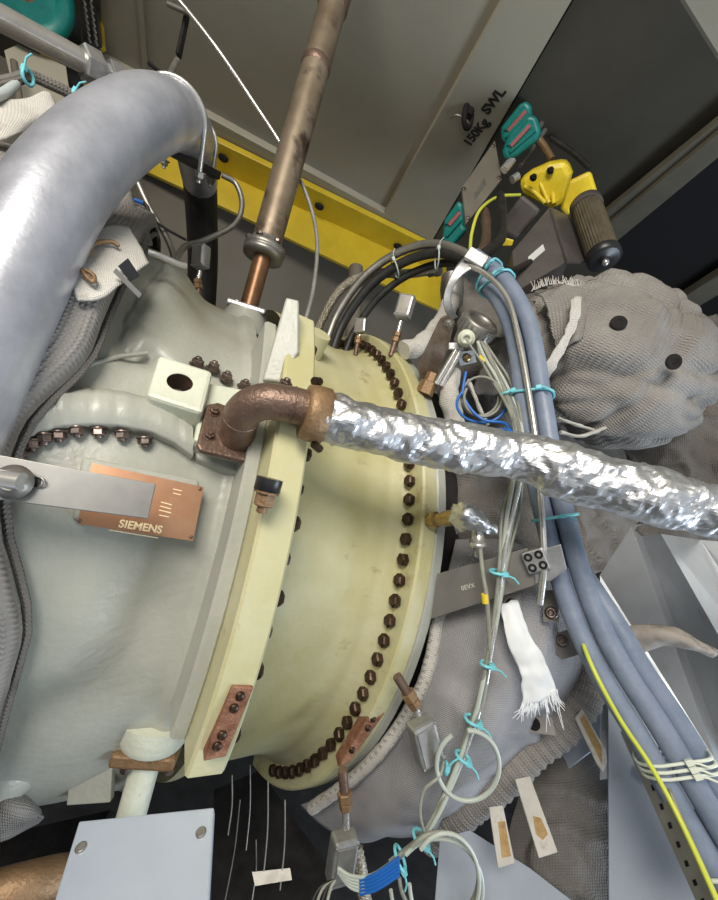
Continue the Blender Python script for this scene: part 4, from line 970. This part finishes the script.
fc=P(586,206,DY-.08); fe=P(604,258,DY-.22); fd=(fe-fc).normalized()
fcy=MB().tube([fc+(fe-fc)*k/30 for k in range(31)],.045,128,fn=lambda p,l,a:.002*math.cos(a*32)).build('filter_cylinder',mat('filter_brown',(.16,.13,.09),(.24,.20,.14),30,.4,.5),va,label='ribbed brown filter cylinder')
MB().lathe(fe-fd*.02,fd,[(0,.050),(.025,.050),(.03,.04),(.028,.016),(.036,.010)],34).build('filter_cap',BLACKP,fcy); MB().sphere(fe+fd*.02,.011,8).build('cap_knob',STEEL,fcy)
MB().lathe(fc-fd*.01,fd,[(0,.04),(.0,.050),(.025,.050)],34).build('filter_collar',GREYB,fcy)
bx=thing('junction_box',tuple(P(540,250,1.65)),'dark grey rectangular junction box with white label below the yellow valve','box')
pbx=P(540,250,1.62); nbx=npx((512,251,1.64),(550,206,1.74),(569,260,1.58))
jb=slab_px([(550,206),(569,260),(515,292),(512,251)],pbx,nbx,.12).build('box_body',GREYB,bx,bevel=.004)
slab_px([(551,207),(575,218),(588,262),(569,262)],P(570,240,1.66),npx((550,206,1.74),(576,219,1.84),(569,260,1.58)),.01).build('box_side',GREYB,bx,bevel=.002)
slab_px([(528,257),(543,244),(545,250),(530,263)],pbx+nbx*.001,nbx,.001).build('box_label',WHITE,jb)
o=vz([(522,194),(542,210),(516,240),(497,229)],1.8,GREYB,'actuator_housing',.12,None,.012); tag(o,'dark grey rounded housing behind the junction box','housing')
o=vz([(499,236),(514,240),(512,246),(494,246)],1.75,YELB,'yellow_bracket',.03,None,.003); tag(o,'small yellow bracket left of the junction box','bracket')
gp=thing('blank_plate',tuple(P(482,182,1.85)),'taupe metal plate with corner screws between the two teal clamps','plate')
pgp=P(482,182,1.85); ngp=npx((462,187,1.85),(495,140,1.98),(466,224,1.78))
g_=slab_px([(462,187),(495,140),(502,179),(466,224)],pgp,ngp,.012).build('plate_sheet',mat('taupe_plate',(.17,.15,.12),(.21,.19,.155),8,.45),gp,bevel=.002)
for x,y in((464,189),(493,146),(499,178),(468,218)): bolt('plate_screw','dome',onplane(x,y,pgp,ngp),ngp,.008,BOLTM,g_)
slab_px([(474,194),(484,178),(486,184),(475,200)],pgp+ngp*.001,ngp,.001).build('plate_label',STEELD,g_)
def teal(px,d,label,lines):
    n_=((CAM-P(*px[0],d)).normalized()+Vector((-.3,0,-.1))).normalized(); p_=P(*px[0],d)
    t_=slab_px(px,p_,n_,.05).build('teal_clamp',TEAL,bevel=.012,seg=3); tag(t_,label,'clamp','teal clamps on the ceiling')
    for a,b_ in lines:
        MB().tube([onplane(*a,p_,n_)+n_*.003,onplane(*b_,p_,n_)+n_*.003],.006,8).build('raised_rib',TEAL,t_)
    (a,b_)=lines[0]; A=onplane(a[0]+3,a[1]+1,p_+n_*.004,n_); B_=onplane(b_[0]+1,b_[1]+3,p_+n_*.004,n_); s__=n_.cross((B_-A).normalized())*.006
    MB().slab([A-s__,B_-s__,B_+s__,A+s__],n_*.002).build('red_print',PINK,t_)
teal([(500,128),(519,104),(526,100),(531,106),(531,118),(508,146),(501,140)],1.86,'rear teal clamp at the top of the cluster near the ceiling text',[((505,130),(525,108)),((506,137),(529,113))])
teal([(501,152),(508,134),(528,114),(536,116),(541,132),(537,140),(515,157),(505,160)],1.80,'front teal clamp overlapping the rear one above the yellow valve',[((508,145),(529,122)),((510,152),(535,130))])
teal([(442,238),(444,220),(458,200),(462,204),(463,225),(466,230),(450,248),(444,248)],1.75,'separate small teal clamp at the lower left of the taupe plate',[((446,224),(459,209)),((447,236),(461,220))])
for k,(pth,r,m,lb) in enumerate([([(470,252,1.5),(472,232,1.55),(480,210,1.6),(498,197,1.7),(520,195,1.75)],.0065,YG,'yellow-green wire arching beside the taupe plate'),
 ([(480,262,1.4),(486,240,1.5),(486,222,1.6),(484,212,1.65)],.020,BRN,'brown corrugated conduit under the taupe plate'),
 ([(482,256,1.4),(500,240,1.5),(503,220,1.6),(500,195,1.7)],.017,BLACK,'black flexible conduit rising to the valve cluster'),
 ([(495,262,1.4),(512,270,1.5),(530,262,1.6)],.012,BLACK,'black cable below the junction box'),
 ([(551,138,1.95),(572,152,1.9),(590,168,1.85)],.013,BLACK,'black diagonal arm above the yellow bonnet'),
 ([(540,126,1.9),(548,112,1.95)],.012,ALU,'small silver lever end above the teal clamps'),
 ([(520,166,1.85),(532,150,1.88),(545,130,1.9)],.010,STEELD,'thin steel rod behind the teal clamps'),
 ([(538,138,1.86),(545,148,1.85),(552,160,1.83)],.016,BRC,'brass fitting chain above the yellow valve'),
 ([(504,170,1.82),(512,160,1.82)],.020,STEEL,'bright steel coupling below the front teal clamp'),
 ([(512,180,1.8),(518,176,1.8)],.018,ALU,'silver union left of the yellow valve body')]):
    o=MB().tube(pxs(pth,8),r*KS,14,fn=(lambda p,l,a:.002*math.cos(l*350)) if k in(1,2) else None).build('conduit' if r>.016 else 'cable',m); tag(o,lb,'fitting' if k>5 else 'cable')
P=_P
# dark drum and bar behind the arching hoses
o=MB().cyl(P(352,345,1.5),P(356,268,1.6),.028).build('support_post',WALLM); tag(o,'taupe upright post behind the arching hoses','post')
o=MB().lathe(P(452,275,1.15),DOWN,[(0,.03),(.04,.034),(.09,.03),(.10,.02)],24).build('cable_gland',STEELD); tag(o,'grey cable gland hanging below the arching hoses','fitting')
# ============ camera and light ============
cd=bpy.data.cameras.new('camera'); cam=bpy.data.objects.new('camera',cd); COL.objects.link(cam)
cam.matrix_world=Matrix((RIGHT,-DOWN,-FWD)).transposed().to_4x4(); cam.location=CAM
cd.sensor_fit='VERTICAL'; cd.sensor_height=36; cd.lens=F/900*36; cd.clip_start=.02
sc.camera=cam
w=bpy.data.worlds.new('sky'); sc.world=w; w.use_nodes=True
w.node_tree.nodes['Background'].inputs[0].default_value=(.86,.93,1,1); w.node_tree.nodes['Background'].inputs[1].default_value=.42
def area(loc,target,size,sy,power,col):
    l=bpy.data.lights.new('area_lamp','AREA'); l.shape='RECTANGLE'; l.size=size; l.size_y=sy; l.energy=power; l.color=col
    o=bpy.data.objects.new('added_area_light',l); COL.objects.link(o); o.location=loc
    o.rotation_euler=(Vector(target)-Vector(loc)).to_track_quat('-Z','Y').to_euler(); return o
area((-.9,-.9,2.95),(.5,1.1,1.6),1.2,1.0,78,(1,.95,.86))  # warm key lamp added out of view, upper left, for contrast
area((2.5,-.8,.7),(1.1,1.0,1.3),1.4,1.2,60,(.75,.87,1))  # cool lamp added out of view, low right, standing for outside light
sc.view_settings.view_transform='Standard'; sc.view_settings.look='None'; sc.view_settings.gamma=1; sc.view_settings.use_curve_mapping=False
sc.view_settings.exposure=0
